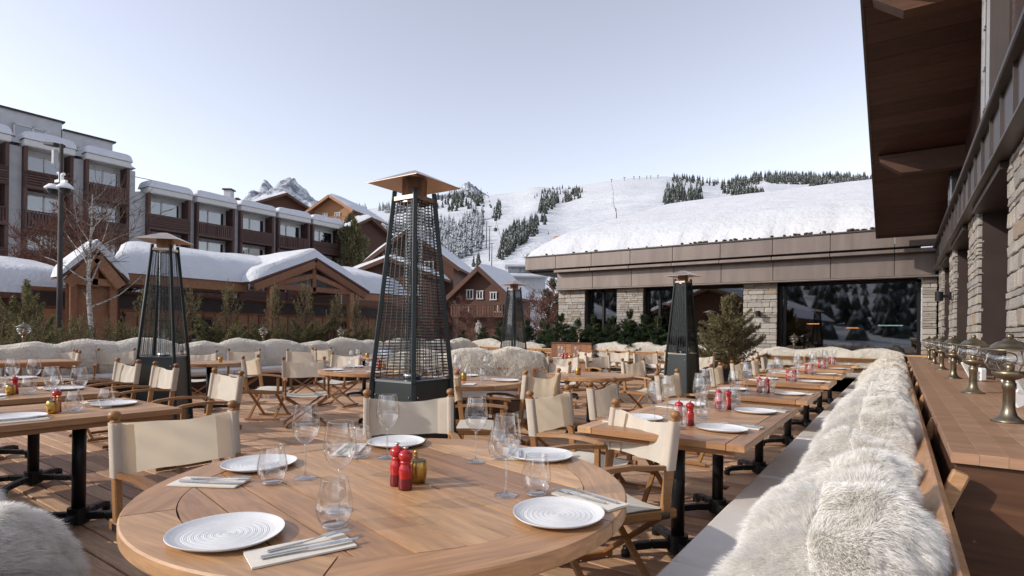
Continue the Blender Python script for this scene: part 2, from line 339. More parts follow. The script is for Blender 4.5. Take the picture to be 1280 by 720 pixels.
terrain()
def ter_point(u, v):
    ph = math.atan((u-640)/F); tg = (415+.0127*(u-640)-v)/(F/math.cos(ph)); lo, hi = 90., R1
    rr = np.linspace(lo, hi, 500); e = (ter_z(np.full(500, ph), rr)-EYE)/rr; k = np.argmax(e >= tg)
    if e[k] < tg: k = 499
    r = rr[k]; a = math.pi/2+TH-ph; return np.array([r*math.cos(a), r*math.sin(a), float(ter_z(np.array([ph]), np.array([r]))[0])]), r
def cone_tree(p, h, rg, lay=5, n=7):
    V = []; Fs = []; o = 0; rb = h*rg.uniform(.17, .23)
    for k in range(lay):
        z0 = h*(.06+.80*k/lay); z1 = z0 + h*(.40 if k < lay-1 else .30)*rg.uniform(.85, 1.05); r = rb*(1-k/lay)**.85
        an = np.arange(n)*2*math.pi/n + rg.uniform(0, 6); rr = r*rg.uniform(.55, 1.2, n); zz = z0 + h*rg.uniform(-.05, .03, n)
        ring = np.stack([rr*np.cos(an), rr*np.sin(an), zz], 1) + p; top = p + np.array([rg.normal()*.012*h, rg.normal()*.012*h, min(z1, h)])
        V.append(ring); V.append(top[None]); i = np.arange(n); Fs.append(np.stack([o+i, o+(i+1) % n, np.full(n, o+n)], 1)); o += n+1
    return np.concatenate(V), [np.concatenate(Fs)], 0
def in_poly(x, y, poly):
    c = False; n = len(poly)
    for i in range(n):
        x1, y1 = poly[i]; x2, y2 = poly[(i+1) % n]
        if (y1 > y) != (y2 > y) and x < (x2-x1)*(y-y1)/(y2-y1)+x1: c = not c
    return c
def forest(poly, n, hpx, label, seed, gaps=0., mat='forest'):
    rg = np.random.default_rng(seed); xs = [p[0] for p in poly]; ys = [p[1] for p in poly]; parts = []; tries = 0
    while len(parts) < n and tries < n*40:
        tries += 1; u = rg.uniform(min(xs), max(xs)); v = rg.uniform(min(ys), max(ys))
        if not in_poly(u, v, poly): continue
        if gaps and vnoise(np.array([u/14.]), np.array([v/8.]), seed)[0] < gaps-.5: continue
        p, r = ter_point(u, v); h = hpx*rg.uniform(.7, 1.25)*r/F
        parts.append(cone_tree(p-np.array([0, 0, h*.05]), h, rg))
    V, Fs, mi = merge(parts); link('distant_forest', np_mesh('distant_forest', V, Fs, M[mat]), label=label, cat='forest', kind='stuff')
FOR = [
 ([(540, 262), (545, 248), (600, 244), (603, 256), (570, 266)], 60, 11, 'dark fir band below the grey summit just right of the tall patio heater', 0, 'forest'),
 ([(536, 300), (550, 284), (575, 282), (592, 268), (602, 276), (600, 312), (570, 330), (545, 332)], 230, 17, 'dense snow-dusted fir wood beside the lift line right of the tall patio heater', 0, 'forestdusted'),
 ([(615, 276), (616, 258), (624, 256), (625, 270), (618, 281)], 14, 12, 'small clump of firs just right of the lift cables', 0, 'forest'),
 ([(621, 324), (623, 304), (640, 287), (658, 279), (665, 286), (664, 298), (645, 312), (628, 326)], 130, 14, 'long diagonal fir wood in the middle of the ski slope', 0, 'forest'),
 ([(662, 292), (663, 278), (671, 276), (673, 290), (668, 296)], 10, 14, 'small fir clump at the upper end of the diagonal wood', 0, 'forest'),
 ([(673, 284), (675, 271), (682, 269), (682, 282)], 8, 13, 'narrow fir clump in the open middle of the ski slope', 0, 'forest'),
 ([(671, 268), (673, 252), (690, 247), (697, 252), (690, 264), (680, 268)], 32, 12, 'dark fir clump left of the wide piste', 0, 'forest'),
 ([(700, 254), (704, 244), (724, 238), (728, 246), (715, 252)], 22, 10, 'fir clump under the small summit at the edge of the wide piste', 0, 'forest'),
 ([(660, 250), (670, 242), (690, 235), (722, 236), (722, 242), (690, 246)], 34, 6, 'scattered small firs under the small snowy summit', 0, 'forest'),
 ([(827, 258), (828, 240), (838, 237), (853, 240), (855, 254), (835, 260)], 46, 13, 'squarish fir clump above the snowy roof', 0, 'forest'),
 ([(855, 255), (858, 242), (874, 240), (876, 252)], 26, 13, 'squarish fir clump right of its twin above the snowy roof', 0, 'forest'),
 ([(899, 243), (900, 234), (915, 234), (935, 240), (955, 240), (956, 248), (925, 248)], 48, 12, 'low fir clump in a row above the middle of the snowy roof', 0, 'forest'),
 ([(836, 227), (840, 221), (870, 224), (898, 228), (890, 233), (850, 232)], 60, 7, 'sparse line of firs on the ridge left of the long ridge wood', 0, 'forest'),
 ([(904, 236), (915, 227), (960, 220), (1095, 222), (1095, 236), (1040, 238), (1000, 231), (960, 229)], 420, 9, 'long dark wood along the ridge under the dark eave', .22, 'forest'),
 ([(425, 275), (440, 264), (480, 258), (520, 254), (545, 254), (545, 284), (520, 310), (480, 300)], 420, 10, 'patchy wood on the far hillside behind the tall patio heater', .42, 'forestdusted'),
]
for k, (poly, n, hp, lab, gaps, mt) in enumerate(FOR): forest(poly, int(n*1.35), hp, lab, 20+k, gaps, mt)
rg = np.random.default_rng(5)
for (u, v, hp, lab) in [(597, 335, 24, 'single fir on the lower piste right of the tall patio heater'), (591, 334, 18, 'shorter fir leaning on the single fir of the lower piste'), (579.5/1., 290, 12, 'lone fir at the edge of the snow-dusted wood'), (660, 291, 9, 'tiny fir between two clumps of the ski slope'), (705, 253, 8, 'tiny fir at the edge of the wide piste'), (684, 293, 5, 'very small fir low on the wide piste')]:
    p, r = ter_point(u, v); V, Fs, _ = cone_tree(np.zeros(3), hp*r/F, rg, 6, 9)
    link('fir_tree', np_mesh('fir_tree', V, Fs, M['forest']), None, tuple(p-np.array([0, 0, .5])), label=lab, cat='tree', group='lone firs on the ski slope')
# forest all round behind the camera (seen in the window panes)
parts = []; rg = np.random.default_rng(77)
for k in range(1500):
    ph = rg.uniform(1.75, 4.9); r = 95*10**rg.uniform(.02, .75); a = math.pi/2+TH-ph; ph2 = (ph+math.pi) % (2*math.pi)-math.pi
    parts.append(cone_tree(np.array([r*math.cos(a), r*math.sin(a), float(ter_z(np.array([ph2]), np.array([r]))[0])-.5]), rg.uniform(9, 16), rg, 3, 6))
V, Fs, _ = merge(parts); link('valley_forest', np_mesh('valley_forest', V, Fs, M['forest']), label='fir forest on the far side of the valley', cat='forest', kind='stuff')
# rocky peaks
def peak(name, c, wid, hgt, seed, label_pts, base):
    def fn(s, t_):
        x = (s-.5)*2; y = (t_-.5)*2; prof = np.interp(x, [p[0] for p in label_pts], [p[1] for p in label_pts])
        z = hgt*prof*np.clip(1-np.abs(y)**1.1, 0, 1) + hgt*.16*(vnoise(x*9, y*7, seed)+.6*vnoise(x*22, y*17, seed+1)+.4*vnoise(x*50, y*40, seed+2))*np.clip(prof*1.5, 0, 1)
        X = x*wid; Y = y*wid*.7; return np.stack([c[0]+X*math.cos(TH)-Y*math.sin(TH), c[1]+X*math.sin(TH)+Y*math.cos(TH), base+np.maximum(z, 0)], 1)
    V, Fs = surf_grid(fn, 150, 80); link(name, np_mesh(name, V, Fs, M['rock'], None, False), kind='structure')
d_ = 3200.; c_ = P(361, d_); peak('rocky_peak', c_, 640, 300, 3, [(-1, 0), (-.5, .45), (-.32, .55), (-.24, .93), (-.13, .85), (-.06, .97), (.02, 1.), (.12, .78), (.2, .66), (.3, .6), (.4, .42), (.6, .35), (1, 0)], 545)
d_ = 2600.; c_ = P(583, d_); peak('rocky_peak', c_, 150, 90, 8, [(-1, 0), (-.6, .4), (-.2, .8), (0, 1), (.25, .7), (.6, .3), (1, 0)], 608)
# ski lift
pyl = []
for (u, vb, vt, lab) in [(606.5, 311, 278, 'upper'), (610.5, 327, 284, 'middle'), (613.5, 340, 305, 'lowest')]:
    p, r = ter_point(u, vb); h = (vb-vt)*r/F; g = thing('lift_pylon', f'thin grey ski lift pylon, the {lab} of three beside the snow-dusted wood', 'lift pylon', tuple(p), TH, 'ski lift pylons')
    MB().tube([(0, 0, -2), (0, 0, h)], [r*.0011, r*.0006], 6).build('mast', M['pole'], g); MB().box((0, 0, h), (r*.007, r*.001, r*.0008)).build('crossarm', M['pole'], g); pyl.append((p, h))
A = pyl[2][0]+np.array([0, 0, pyl[2][1]]); B = ter_point(605, 240)[0]+np.array([0, 0, 9]); k = 0
b_ = MB()
for s in np.linspace(.0, 1.0, 19):
    q = A*(1-s)+B*s; m = pyl[0][0]+np.array([0, 0, pyl[0][1]])
    q = q + np.array([0, 0, -14*math.sin(math.pi*((s*3) % 1))*0.3]); k += 1
    if k in (1,): continue
    sc_ = 1.1 if s < .45 else .8; sd_ = (1 if k % 2 else -1)*4.5
    if 'proto_cab' not in globals():
        c_ = thing('gondola_cabin', 'x', 'gondola', tuple(q), 0, 'gondola cabins on the ski lift'); MB().box((0, 0, -1.6), (2.1, 2.1, 2.2), None, .4).build('cabin', M['stub'], c_); MB().tube([(0, 0, -.5), (0, 0, 1.4)], .12, 5).build('hanger', M['pole'], c_); proto_cab = c_
        c_['label'] = 'small dark gondola cabin on the ski lift line, lowest of the row'
    else: c_ = dup(proto_cab, (0, 0, 0), rnd.uniform(0, 3), f'small dark gondola cabin on the ski lift line, {ORD[k-2]} from the bottom', None, sc_)
    c_.location = (q[0]+sd_*math.cos(TH), q[1]+sd_*math.sin(TH), q[2]); 
for sx in (-4.5, 4.5):
    o_ = np.array([sx*math.cos(TH), sx*math.sin(TH), 1.3]); MB().tube([tuple(A+o_), tuple(A*.66+B*.34+o_), tuple(A*.33+B*.67+o_), tuple(B+o_)], .12, 4).build('lift_cable', M['pole'], label=('left' if sx < 0 else 'right')+' cable of the ski lift running up the slope', cat='cable')
for k, u in enumerate([762, 778, 790, 797, 806, 811, 820]):
    p, r = ter_point(u, np.interp(u, SKY_U, SKY_V)+2.5); h = 3.8*r/F; g = thing('drag_lift_pylon', f'tiny T-shaped lift pylon on the snowy ridge line, {ORD[k]} from the left', 'lift pylon', tuple(p), TH+k*.3, 'tiny lift pylons on the ridge')
    MB().tube([(0, 0, -3), (0, 0, h)], r*.00045, 5).build('mast', M['pole'], g); MB().box((0, 0, h), (r*.0045, r*.0008, r*.0006)).build('crossarm', M['pole'], g)
g = None
for k in range(26):   # piste marker poles down the wide piste
    v = 232+k*3.2; u = 762+math.sin(k*.7)*.8+(k*.5 if k < 22 else 10); p, r = ter_point(u, v)
    if k == 0: g = MB().tube([(0, 0, -1), (0, 0, 4.)], .35, 5).build('piste_marker', M['stub'], None, False, tuple(p)); tag(g, 'small dark marker pole in the line down the wide piste', 'marker pole', 'piste marker poles')
    else: o = g.copy(); COL.objects.link(o); o.location = tuple(p); o.scale = (1, 1, rnd.uniform(.6, 1.5))
# ------------------------------------------------------------------ snow caps and buildings
def snow_cap(name, x0, x1, y0, y1, z, th, parent, seed=0, nu=10, nv=24, over=.12, rnd_=.35):
    def fn(s, t_):
        # closed-looking rounded mound: rows run over the top and tuck under at the edges
        a = (s-.5)*2; b = (t_-.5)*2; ea = np.sign(a)*np.abs(a)**.6; eb = np.sign(b)*np.abs(b)**.6
        X = (x0+x1)/2+ea*((x1-x0)/2+over); Y = (y0+y1)/2+eb*((y1-y0)/2+over)
        e = np.clip((1-np.abs(a)**6)*(1-np.abs(b)**8), 0, 1)**.5
        return np.stack([X, Y, z+th*e*(1+.25*vnoise(X*.8+seed, Y*.8, 3)) - .02*(1-e)], 1)
    V, Fs = surf_grid(fn, nu, nv); return link(name, np_mesh(name, V, Fs, M['snow'], None, True), parent)
HX = -50.6
def hotel_window(parent, x, y0, y1, z0, z1, curtain=0., split=.55):
    f = MB(); t_ = .07
    for (a, b, c, d) in ((y0, y1, z1-t_, z1), (y0, y1, z0, z0+t_), (y0, y0+t_, z0, z1), (y1-t_, y1, z0, z1), (y0+(y1-y0)*split-.05, y0+(y1-y0)*split+.05, z0, z1)):
        f.box((x+.03, (a+b)/2, (c+d)/2), (.12, b-a, d-c))
    fo = f.build('window', M['render_'], parent)
    for a, b in ((y0+t_, y0+(y1-y0)*split-.05), (y0+(y1-y0)*split+.05, y1-t_)): MB().box((x+.02, (a+b)/2, (z0+z1)/2), (.02, b-a-.01, z1-z0-2*t_)).build('pane', M['pane'], fo)
    MB().box((x-.14, (y0+y1)/2, (z0+z1)/2), (.03, y1-y0-.1, z1-z0-.1)).build('curtain', M['curtain'] if curtain else M['darkroom'], fo)  # curtainless windows get a near-black sheet standing in for the unlit room
SLAT = MB().box((0, 0, 0), (.05, 1, .11)).mesh('slat', M['balc']); VSLAT = MB().box((0, 0, 0), (.05, .12, 1)).mesh('board', M['balc'])
def balcony(parent, y0, y1, z, vertical):
    b = MB(); b.box((HX+.62, (y0+y1)/2, z-.1), (1.2, y1-y0, .16)); b.box((HX+1.12, (y0+y1)/2, z+1.02), (.14, y1-y0, .08)); b.box((HX+1.08, (y0+y1)/2, z+.5), (.03, y1-y0-.1, .86))
    bo = b.build('balcony', M['balc'], parent)
    if vertical:
        n = int((y1-y0)/.17)
        for k in range(n): o = link('board', VSLAT, bo, (HX+1.17, y0+.08+(y1-y0-.16)*k/(n-1), z+.42)); o.scale = (1, 1, 1.1)
    else:
        for k in range(6): o = link('slat', SLAT, bo, (HX+1.17, (y0+y1)/2, z+.0+.18*k)); o.scale = (1, y1-y0, 1)
def bay(parent, y0, y1, ztop, n, vertical, style=0, cap=.75):
    c = (y0+y1)/2; wd = y1-y0
    MB().box((HX+.55, c, ztop-.24), (1.5, wd+.1, .48), None, .05).build('bay_roof', M['render_'], parent)
    snow_cap('roof_snow', HX-.4, HX+1.25, y0, y1, ztop, cap, parent, y0)
    for k in range(n):
        zt = ztop-.48-2.75*k; zf = zt-2.75+.2
        w_ = MB(); w_.box((HX-.1, c, (zt+zf)/2-.05), (.2, wd-.5, zt-zf+.1)); wo = w_.build('wall', M['render_'] if k == 0 else M['concrete'], parent)
        [MB().box((HX+.5, yf, (zt+zf)/2-.1), (1.25, .2, zt-zf+.2)).build('side_fin', M['balc'], parent) for yf in (y0+.11, y1-.11)]
        hotel_window(parent, HX+.05, y0+.42, y1-.45, zf+.62, zt-.36, (k+int(y0)) % 3, .42 if style else .5)
        balcony(parent, y0+.05, y1-.05, zf-.15, vertical if k % 2 == 0 else not vertical)
hotel = thing('hotel_block', 'taller grey hotel block with dark brown balconies and penthouse at the far left', 'hotel', (0, 0, 0), 0, 'hotel blocks')
b = MB()
for (a, c) in ((6.0, 6.9), (11.62, 12.37), (15.19, 15.92), (18.8, 19.35)): b.box((HX+.2, (a+c)/2, 6.3), (.9, c-a, 14.7))
b.box((HX-4, 12.7, 6.), (7.5, 13.3, 14.4)); b.build('wall', M['concrete'], hotel)
b = MB(); b.box((HX-3.2, 12.05, 15.1), (5, 5.9, 2.6)); b.box((HX-3.2, 16.6, 14.7), (5, 3.3, 2.3)); b.build('penthouse', M['concrete'], hotel)
b = MB(); b.box((HX-3.2, 12.05, 16.46), (5.3, 6.2, .12)); b.box((HX-3.2, 16.75, 15.91), (5.3, 3.4, .12)); b.build('roof_edge', M['jamb'], hotel)
hotel_window(hotel, HX-.62, 12.2, 14.0, 14.55, 15.5, 1, .6); hotel_window(hotel, HX-.62, 15.25, 16.0, 14.3, 14.9, 0, .5)
snow_cap('roof_snow', HX-.6, HX+.5, 5.5, 19.3, 13.9, .35, hotel, 2)
for y0, y1, vv in ((8.6, 11.62, 0), (12.37, 15.19, 0), (15.92, 18.8, 1)): bay(hotel, y0, y1, 14.15, 4, vv, 0, .62)
hotel2 = thing('hotel_block', 'lower hotel block with five snow capped bays stepping down behind the chalet', 'hotel', (0, 0, 0), 0, 'hotel blocks')
b = MB(); ys = [19.36, 20.09, 23.39, 23.87, 27.23, 27.76, 31.09, 31.52, 35.0, 35.38, 38.98, 39.5]
for k in range(0, 12, 2): b.box((HX+.2, (ys[k]+ys[k+1])/2, 5.6), (.9, ys[k+1]-ys[k], 12.9))
b.box((HX-3.6, 29.5, 5.5), (6.6, 20, 12.8)); b.build('wall', M['concrete'], hotel2)
snow_cap('roof_snow', HX-7, HX+.4, 19.5, 39.4, 11.95, .5, hotel2, 4, 10, 40)
for k in range(1, 11, 2): bay(hotel2, ys[k], ys[k+1], 12.55, 3, k % 4 == 3, 1, .6)
b = MB()
for y in (19.6, 21.0, 22.4): b.tube([(HX-.5, y, 12.3), (HX-.5, y, 13.5)], .03, 5)
b.tube([(HX-.5, 19.6, 13.5), (HX-.5, 22.4, 13.5)], .03, 5); b.build('roof_railing', M['pole'], hotel2)

def gable_chalet(name, label, loc, rz, wd, dp, wallh, rise, over=.6, snow_t=.45, wm='chaletw', win=None, base=-2., balc_z=None, group=None):
    """gable front faces local -Y; origin on ground under the front gable"""
    g = thing(name, label, 'chalet', loc, rz, group); hw = wd/2; W = MB()
    W.add([(-hw, 0, base), (hw, 0, base), (hw, 0, wallh), (0, 0, wallh+rise), (-hw, 0, wallh), (-hw, dp, base), (hw, dp, base), (hw, dp, wallh), (0, dp, wallh+rise), (-hw, dp, wallh)],
          [(0, 1, 2, 3, 4), (1, 6, 7, 2), (6, 5, 9, 8, 7), (5, 0, 4, 9)]); W.build('wall', M[wm], g)
    pl = math.atan2(rise, hw); e = over/math.cos(pl)
    for s in (-1, 1):
        xe = s*(hw+over); ze = wallh-over*math.tan(pl); R_ = MB()
        R_.add([(0, -over*1.3, wallh+rise), (xe, -over*1.3, ze), (xe, dp+over, ze), (0, dp+over, wallh+rise)] + [(0, -over*1.3, wallh+rise+.2), (xe, -over*1.3, ze+.2), (xe, dp+over, ze+.2), (0, dp+over, wallh+rise+.2)],
               [(0, 1, 2, 3), (4, 7, 6, 5), (0, 4, 5, 1), (2, 6, 7, 3), (1, 5, 6, 2)]); R_.build('roof', M['chaletd'], g)
        MB().beam((0, -over*1.3-.06, wallh+rise+.02), (xe, -over*1.3-.06, ze+.02), .1, .34).build('bargeboard', M[wm], g)
        def fn(a, b_, s=s, xe=xe, ze=ze):
            x = a*xe*1.01; z = (wallh+rise)*(1-a)+ze*a+.2; e_ = np.clip((1-np.clip(a, 0, 1)**9)*(1-np.abs(b_*2-1)**10), 0, 1)**.5
            y = -over*1.3 + b_*(dp+over*2.3); return np.stack([x, y, z+snow_t*e_*(1+.3*vnoise(x*.7, y*.7, 2))], 1)
        V, Fs = surf_grid(fn, 10, 16)
        if s > 0: Fs = [f[:, ::-1] for f in Fs]
        link('roof_snow', np_mesh('roof_snow', V, Fs, M['snow'], None, True), g)
    for (x, z, ww, hh) in (win or []):
        f = MB()
        for (cx, cz, a, b_) in ((x, z+hh/2, ww+.16, .08), (x, z-hh/2, ww+.16, .08), (x-ww/2, z, .08, hh), (x+ww/2, z, .08, hh), (x, z, .06, hh)): f.box((cx, -.06, cz), (a, .1, b_))
        fo = f.build('window', M['render_'], g); MB().box((x, -.03, z), (ww-.08, .02, hh-.08)).build('pane', M['pane'], fo); MB().box((x, .0, z), (ww-.1, .03, hh-.1)).build('curtain', M['curtain'], fo)
    if balc_z is not None:
        b_ = MB(); b_.box((0, -.5, balc_z), (wd*.98, 1., .12)); b_.box((0, -.98, balc_z+.95), (wd*.98, .1, .08)); bo = b_.build('balcony', M[wm], g)
        n = int(wd/.22); me = MB().box((0, 0, 0), (.15, .04, .85)).mesh('board', M[wm])
        for k in range(min(n, 60)): link('board', me, bo, (-wd*.48+wd*.96*k/(n-1), -.98, balc_z+.48))
    return g
# long low chalet with two cross gables
ch = thing('chalet', 'long low wooden chalet with deep snow roof and two open gables behind the left heater', 'chalet')
CX = -24.4
b = MB(); b.box((CX-2.2, 15.2, .95), (4.4, 13.4, 3.4)); b.box((CX-.4, 7.6, .95), (.8, 2.6, 3.4)); b.build('wall', M['chaletw'], ch)
b = MB(); b.box((CX+.05, 14.0, 2.25), (.2, 15.8, .5)); b.build('dark_band', M['jamb'], ch)
for k in range(32): MB().box((CX+.04, 6.3+k*.5, .7), (.1, .47, 2.4), None, .02).build('plank', M['chaletw'], ch)
b = MB(); b.build('eave_soffit', M['chaletd'], ch) if b.box((CX+.9, 10.6, 2.82), (1.2, 5.0, .1)) else None; MB().box((CX+1.55, 10.6, 3.05), (.16, 5.0, .42)).build('eave_board', M['chaletw'], ch); MB().box((CX+1.55, 20.9, 3.05), (.16, 4.2, .42)).build('eave_board', M['chaletw'], ch)
for y, z, ww, hh in ((8.6, 1.1, .9, 1.3), (12.0, 1.1, 1., 1.2), (19.3, 1.1, 1., 1.2)):
    f = MB()
    for (cy, cz, a, b_) in ((y, z+hh/2, ww+.16, .1), (y, z-hh/2, ww+.16, .1), (y-ww/2, z, .1, hh), (y+ww/2, z, .1, hh), (y, z, .06, hh)): f.box((CX+.14, cy, cz), (.1, a, b_))
    fo = f.build('window', M['chaletd'], ch); MB().box((CX+.12, y, z), (.02, ww-.1, hh-.1)).build('pane', M['pane'], fo)
def ridge_snow(y0, y1, xe, ze, xr, zr, th, parent, seed, skew=.0, mat='snow'):
    def fn(a, b_):
        x = xe+(xr-xe)*a*1.6; z = np.where(a < .625, ze+(zr-ze)*(a/.625)**.8, zr-(zr-ze)*(a-.625)*1.6); y0_ = y0+skew*(xe-x); y = y0_+(y1-y0_)*b_
        tu = np.clip(1-(1-np.clip(a*5, 0, 1))**2.5, 0, 1)*np.clip(1-np.abs(b_*2-1)**26, 0, 1)**.5
        wv = .22*vnoise(y*.45+seed, x*.3, 7)+.10*vnoise(y*1.5, x*.8, 8)
        return np.stack([x+.3*np.sin(np.clip(a*6, 0, math.pi))*1.+wv*.5*(a < .15), y, z+th*tu*(1+.35*wv)+wv*.5*tu], 1)
    V, Fs = surf_grid(fn, 40, 90); o = link('roof_snow', np_mesh('roof_snow', V, [f[:, ::-1] for f in Fs], M[mat], None, True), parent); return o
ridge_snow(7.9, 22.6, CX+1.7, 3.22, CX-2.2, 4.35, .62, ch, 1, .47)
# gravelly layered lower snow edge
b = MB(); yk = lambda x: 8.2+.47*(CX+1.7-x); b.add([(x, yk(x), z) for x, z in ((CX+1.5, 2.7), (CX+1.5, 3.2), (CX-2.2, 4.4), (CX-4.4, 3.3), (CX-4.4, 0.), (CX+.1, 0.))], [(0, 1, 2, 3, 4, 5)]); b.build('gable_wall', M['chaletd'], ch)
def gable(y, hw, zap, zfoot, depth, big):
    xf = CX+2.3
    for s in (-1, 1):
        MB().beam((xf, y, zap), (xf, y+s*hw, zfoot), .18, .34, .02).build('rafter', M['chaletw'], ch)
        MB().add([(xf+.1, y, zap+.2), (xf+.1, y+s*(hw+.2), zfoot+.14), (xf-depth, y+s*(hw+.2), zfoot+.14), (xf-depth, y, zap+.2)] + [(xf+.1, y, zap+.28), (xf+.1, y+s*(hw+.2), zfoot+.22), (xf-depth, y+s*(hw+.2), zfoot+.22), (xf-depth, y, zap+.28)],
                 [(0, 1, 2, 3), (4, 7, 6, 5), (0, 4, 5, 1), (1, 5, 6, 2)]).build('gable_roof', M['chaletd'], ch)
    MB().box((xf-.1, y, (zap+zfoot)/2-.1), (.16, .2, zap-zfoot-.1), None, .02).build('king_post', M['chaletw'], ch)
    MB().box((xf-.1, y, zfoot+.12), (.16, hw*1.6, .24), None, .02).build('tie_beam', M['chaletw'], ch)
    if big:
        for s in (-1, 1):
            MB().beam((xf-.1, y, zap-.55), (xf-.1, y+s*hw*.7, zfoot+.2), .14, .24, .02).build('strut', M['chaletw'], ch); MB().box((xf-.1, y+s*hw*.72, zfoot-1.3), (.26, .26, 2.8), None, .02).build('post', M['chaletw'], ch)
    else:
        for s in (-1, 1): MB().box((xf-.2, y+s*hw*.75, zfoot-1.2), (.2, .2, 2.6), None, .02).build('post', M['chaletw'], ch)
        MB().add([(xf-.25, y-hw, .0), (xf-.25, y+hw, .0), (xf-.25, y+hw, zfoot), (xf-.25, y, zap), (xf-.25, y-hw, zfoot)], [(0, 1, 2, 3, 4)]).build('gable_boarding', M['chaletw'], ch)
    for s in (-1, 1):
        def fn(a, b_, s=s):
            yy = y+s*(hw+.25)*a; z = (zap+.28)*(1-a)+(zfoot+.22)*a; x = xf+.12-b_*depth; e_ = np.clip((1-a**10)*(1-(1-np.clip(b_*6, 0, 1))**6), 0, 1)**.6
            return np.stack([x+.1*e_*(b_ < .2), yy, z+(.42 if big else .28)*e_*(1+.3*vnoise(yy*1.2, x, 4))], 1)
        V, Fs = surf_grid(fn, 14, 20)
        link('gable_snow', np_mesh('gable_snow', V, Fs if s < 0 else [f[:, ::-1] for f in Fs], M['snow'], None, True), ch)
gable(15.95, 2.95, 4.3, 3.0, 6., True); gable(7.42, .74, 3.62, 2.66, .9, False)
shed = thing('shed', 'low dark shed with thick snow on its roof left of the birch tree', 'shed'); SX = -26.
b = MB(); b.box((SX-2, 5.0, .9), (4, 5.4, 2.8)); b.build('wall', M['chaletd'], shed); MB().box((SX+.3, 5.0, 2.35), (.2, 6., .2)).build('eave_board', M['chaletd'], shed); ridge_snow(1.9, 8.0, SX+.4, 2.45, SX-3.2, 3.3, .65, shed, 9)
# chalets further away
x, y = P(512, 52); gable_chalet('chalet', 'dark brown two storey chalet with snow roof standing directly behind the tall patio heater', (x, y, 1.0), TH-.12, 8.2, 9, 6.4, 3.0, .8, .55, 'chaletd', [(-2.6, 7.3, .9, 1.2), (-1.5, 7.3, .5, 1.2), (1.8, 6.2, .8, 1.), (-2.2, 4.2, .8, 1.1), (1.5, 3.6, .9, 1.1), (-.3, 4.6, .8, 1.1)], -3)
x, y = P(487, 48.5); gable_chalet('annex', 'low annex with a sagging snow roof in front of the dark brown chalet', (x, y, 1.0), TH-.15, 8.0, 3., 4.9, 1.5, .5, .4, 'chaletd', [(2.2, 3.8, .7, .9), (-1.4, 3.6, .8, 1.)], -3)
x, y = P(601, 46); gable_chalet('chalet', 'small reddish wooden chalet with steep gable and white windows near the ski slope', (x, y, .3), TH-.35, 4.6, 6, 4.1, 2.0, .55, .3, 'chaletd', [(-1.0, 4.05, .55, .75), (-.1, 4.0, .5, .65), (1.1, 3.9, .5, .6), (1.5, 2.9, .7, .6), (-1.4, 2.6, .6, .8)], -2, 2.2)
x, y = P(414, 80); gable_chalet('chalet', 'ochre wooden chalet with gable balcony rising above the right end of the hotel', (x, y, 11.), TH-.25, 6.0, 9, 7.4, 1.8, .8, .4, 'ochre', [(-1.2, 6.5, .8, 1.0), (.8, 6.5, .8, 1.0)], -8, 5.3)
x, y = P(352, 84); gable_chalet('chalet', 'brown chalet with wide snow roof behind the hotel bays left of the ochre chalet', (x, y, 11.), TH+.75, 11., 11, 7.8, 2.6, .9, .5, 'chaletd', [(-2, 6.4, .9, 1.), (2, 6.4, .9, 1.)], -8)
x, y = P(284, 78); c_ = thing('chimney', 'narrow wooden roof gable and chimney poking above the hotel roofs', 'chimney', (x, y, 11), TH); MB().box((0, 0, 3.), (1.0, 1., 13.), None, .05).build('stack', M['concrete'], c_); MB().box((0, 0, 9.6), (1.3, 1.3, .2)).build('cap', M['jamb'], c_); b = MB(); b.beam((1.2, 0, 8.4), (4.2, 0, 6.2), .3, .4); b.beam((1.2, 0, 8.4), (-2, 0, 6.3), .3, .4); b.build('bargeboard', M['chaletd'], c_)
x, y = P(458, 78); gable_chalet('chalet', 'far chalet with broad plain snow roof right of the hotel', (x, y, 8.), TH+.9, 8., 9, 6.6, 2.2, .6, .5, 'chaletd', [], -6)
x, y = P(652, 90); st = thing('lift_station', 'pale flat roofed lift station building at the foot of the piste', 'building', (x, y, 3.), TH)
MB().box((0, 2, 3.2), (7.5, 4, 8), None, .1).build('wall', M['concrete'], st); MB().box((-.3, 1.6, 7.35), (9, 6, .5), None, .15).build('roof', M['snow'], st); MB().box((.2, 1.6, 9.0), (6.2, 5, .4), None, .12).build('upper_roof', M['snow'], st); MB().box((.4, 2.0, 8.2), (5.4, 4, 1.3)).build('glazing', M['pane'], st); MB().box((2.4, 2., 10.0), (2.8, 3., 1.6)).build('cabin', M['winframe'], st); MB().box((2.3, 1.8, 10.95), (3.4, 3.6, .25)).build('cabin_roof', M['snow'], st)
# chalet across the way, seen only in the window panes
gable_chalet('chalet', 'snow covered chalet across the valley reflected in the big window', (-14, -21, -.5), math.pi+.1, 13, 12, 3.4, 2.6, .9, .6, 'chaletw', [(-3, 2, 1, 1.2), (3, 2, 1, 1.2)], -2)
gable_chalet('chalet', 'second snow covered chalet across the valley reflected in the dark glass', (-30, -17, -.5), math.pi-.2, 11, 12, 3.2, 2.4, .9, .6, 'chaletw', [(-2, 2, 1, 1.2), (2, 2, 1, 1.2)], -2)
